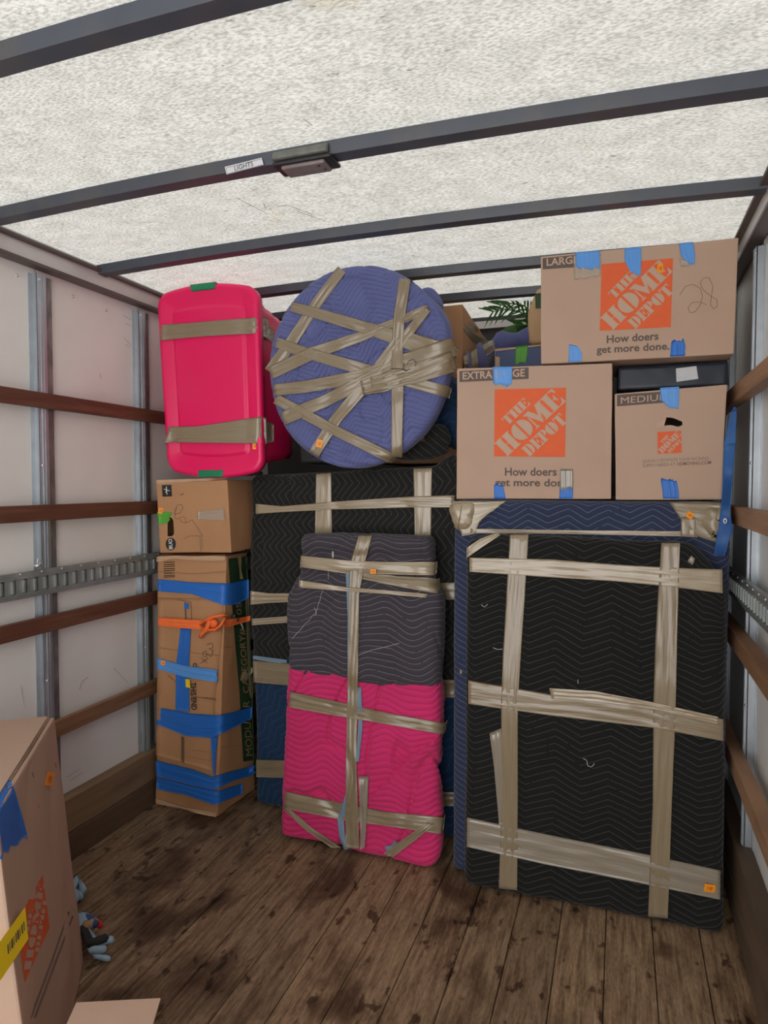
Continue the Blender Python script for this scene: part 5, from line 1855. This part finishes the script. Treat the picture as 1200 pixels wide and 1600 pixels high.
# ------------------------------------------------------------------ foreground left: carton on its side, open carton, gloves
zt = 0.752
A_ = at_plane(85, 1121, (0, 0, zt), (0, 0, 1))
E1 = Vector((0.573, -0.82, 0)).normalized()
E2 = Vector((-0.80, -0.60, 0)).normalized()
B_ = at_plane(132, 1502, (0, 0, 0.002), (0, 0, 1))
Ln, Wd = 0.62, 0.36
TFR, TFL = A_, A_ + E2 * Wd
bot = lambda v, s: Vector((v.x, v.y, 0.002)) + s
sh = Vector((B_.x - A_.x, B_.y - A_.y, 0))
c = [bot(TFL + E1 * Ln, sh * 0.4), bot(TFR + E1 * Ln, sh), TFR + E1 * Ln, TFL + E1 * Ln, bot(TFL, sh * 0.4), bot(TFR, sh), TFR.copy(), TFL.copy()]
V, F = hexa(c, 0.006, 2, cuts=5, wob=0.004, seed=91)
t = thing('moving_box', 'tan moving box lying on its side in the near left corner with a yellow label', 'box', ((A_ + E1 * Ln / 2 + E2 * Wd / 2).x, (A_ + E1 * Ln / 2 + E2 * Wd / 2).y, 0.0), group='printed moving boxes')
mesh('body', V, F, 'card_pink', t)
S = Surf(V, F)
# top flaps, set in from the edge so a dark seam shows
i0 = 0.016
q = [A_ + E1 * 0.004 - (-E2) * 0 + E2 * i0, A_ + E2 * (Wd - 0.01) + E1 * 0.004, A_ + E2 * (Wd - 0.01) + E1 * (Ln - 0.01), A_ + E2 * i0 + E1 * (Ln - 0.01)]
q = [v + Vector((0, 0, 0.003)) for v in q]
V, F = hexa([q[3], q[2], q[2] + Vector((0, 0, .004)), q[3] + Vector((0, 0, .004)), q[0], q[1], q[1] + Vector((0, 0, .004)), q[0] + Vector((0, 0, .004))], 0.001, 1)
mesh('top_flap', V, F, 'card_pink', t)
V, F = tube([A_ + E2 * i0 * 0.7 + Vector((0, 0, 0.001)), A_ + E2 * i0 * 0.7 + E1 * Ln + Vector((0, 0, 0.001))], 0.0016, 5)
mesh('flap_seam', V, F, 'card_dark', t)
logo(S, (38, 1535), (77, 1449), (25, 1441), t)
yl = Flat(*(lambda h: (h[0] + (h[1] if h[1].dot(h[0] - CAM) < 0 else -h[1]) * 0.002, h[1]))(S.hit(20, 1480)))
poly('parcel_label', yl, [(39, 1417), (44, 1467), (-22, 1566), (-30, 1512)], 'paper_yellow', t, off=0.0004)
for k_ in range(9):
    f = k_ / 8
    wd = (1.6, 0.8, 2.2, 0.9, 1.4, 2.4, 0.8, 1.8, 1.2)[k_]
    stroke('bar_code', yl, [[(12 + 25 * f, 1480 - 36 * f - 4), (13 + 25 * f, 1480 - 36 * f + 10)]], wd, 'ink_black', t, off=0.001)
for d_ in (0, 6.5):
    strip('printed_line', S, [(106 + d_, 1425 + d_), (80 + d_, 1500), (46 + d_, 1590)], [(109 + d_, 1424 + d_), (83 + d_, 1502), (49 + d_, 1592)], 'ink_soft', t, off=0.001, wrinkle=0, smooth=0, thick=0.0004)
strip('painter_tape', S, [(-20, 1240), (-18, 1290), (-8, 1345)], [(21, 1228), (34, 1272), (43, 1306)], 'tape_blue', t, off=0.003, wrinkle=0.001, smooth=1, rag1=7, across=10, step=5)
strip('painter_tape', S, [(-20, 1212), (-20, 1238)], [(12, 1214), (19, 1226)], 'tape_blue', t, off=0.006, wrinkle=0.001, smooth=1, step=4)
sticker(S, 78, 1217, 10, 22, 0.25, t, off=0.004, flat=True)
stroke('scuff_marks', S, [[(50, 1207), (53, 1215)], [(86, 1192), (88, 1200)], [(60, 1258), (61, 1263)], [(76, 1229), (77, 1236)]], 1.2, 'ink_soft', t)

# low open carton nearest the camera: only a flap shows
zf = 0.27
g = [at_plane(a_, b2, (0, 0, zf), (0, 0, 1)) for a_, b2 in ((119, 1569), (251, 1562), (236, 1610), (96, 1618))]
ot = thing('open_carton', 'low open tan box at the bottom edge with one flap folded out', 'box', ((g[0].x + g[1].x) / 2, 0.9, 0.0))
far_l, far_r = g[3].copy(), g[2].copy()
ex = (far_r - far_l).normalized()
ey = Vector((ex.y, -ex.x, 0))
V = [v[:] for v in (g[0] + Vector((0, 0, 0.004)), g[1] + Vector((0, 0, 0.004)), g[2], g[3])]
V += [(Vector(v) - Vector((0, 0, 0.004)))[:] for v in V]
mesh('flap', np.array(V), [(3, 2, 1, 0), (4, 5, 6, 7), (0, 1, 5, 4), (1, 2, 6, 5), (2, 3, 7, 6), (3, 0, 4, 7)], 'card_pink', ot)
wl_ = (far_r - far_l).length
dl = 0.24
P0, P1, P2, P3_ = far_l, far_r, far_r + ey * dl, far_l + ey * dl


def wallp(a_, b2, th=0.004):
    nn = (b2 - a_).normalized().cross(Vector((0, 0, 1))) * th
    return hexa([Vector((a_.x, a_.y, 0.003)), Vector((b2.x, b2.y, 0.003)), b2 - Vector((0, 0, 0.002)), a_ - Vector((0, 0, 0.002)),
                 Vector((a_.x, a_.y, 0.003)) + nn, Vector((b2.x, b2.y, 0.003)) + nn, b2 - Vector((0, 0, 0.002)) + nn, a_ - Vector((0, 0, 0.002)) + nn])


V, F = join([wallp(P0, P1), wallp(P1, P2), wallp(P2, P3_), wallp(P3_, P0), hexa([Vector((v.x, v.y, 0.002)) for v in (P3_, P2)] + [Vector((v.x, v.y, 0.006)) for v in (P2, P3_)] + [Vector((v.x, v.y, 0.002)) for v in (P0, P1)] + [Vector((v.x, v.y, 0.006)) for v in (P1, P0)])])
mesh('body', V, F, 'card_pink', ot)


# work gloves on the floor behind the box
def finger(pts, r0, m, parent, name='finger', bands=None):
    n = len(pts)
    V, F = tube(pts + [Vector(pts[-1]) + (Vector(pts[-1]) - Vector(pts[-2])).normalized() * r0 * 0.6], [r0] * (n - 1) + [r0 * 0.95, r0 * 0.45], 10)
    return mesh(name, V, F, m, parent, smooth=True)


def fz(px, py, z):
    return at_plane(px, py, (0, 0, z), (0, 0, 1))


gl = thing('work_glove', 'pale blue work glove with a black finger and red trim beside the near box', 'glove', fz(140, 1480, 0.0), group='work gloves on the floor')
palm = fz(126, 1444, 0.045)
V, F = ellipsoid(palm, (0.036, 0.040, 0.032), 24, 16, 0.004, 5, 14)
mesh('palm', V, F, 'glove_knit', gl, smooth=True)
finger([palm, fz(141, 1474, 0.055), fz(165, 1466, 0.050)], 0.0135, 'glove_black', gl)
finger([palm, fz(150, 1474, 0.045), fz(174, 1468, 0.040)], 0.0120, 'glove_knit', gl)
finger([palm, fz(145, 1484, 0.035), fz(163, 1483, 0.030)], 0.0120, 'glove_knit', gl)
finger([palm, fz(150, 1494, 0.015), fz(170, 1498, 0.012)], 0.0085, 'glove_knit', gl)
finger([palm, fz(138, 1446, 0.06), fz(148, 1440, 0.055)], 0.0140, 'glove_tan', gl)
finger([palm, fz(144, 1438, 0.05), fz(157, 1446, 0.04)], 0.0115, 'glove_red', gl)
V, F = tube([fz(130, 1432, 0.065), fz(143, 1436, 0.062), fz(150, 1446, 0.052)], 0.011, 10)
mesh('cuff', V, F, 'glove_cuff', gl, smooth=True)
g2 = thing('work_glove', 'pale blue knit work glove fingertip showing past the near box edge', 'glove', fz(125, 1400, 0.0), group='work gloves on the floor')
V, F = ellipsoid(fz(100, 1405, 0.04), (0.05, 0.05, 0.03), 20, 14, 0.003, 5, 14)
mesh('palm', V, F, 'glove_knit', g2, smooth=True)
finger([fz(105, 1400, 0.04), fz(120, 1375, 0.045), fz(130, 1392, 0.03)], 0.0150, 'glove_knit', g2)
finger([fz(105, 1400, 0.04), fz(118, 1395, 0.03), fz(126, 1402, 0.02)], 0.0130, 'glove_knit', g2)
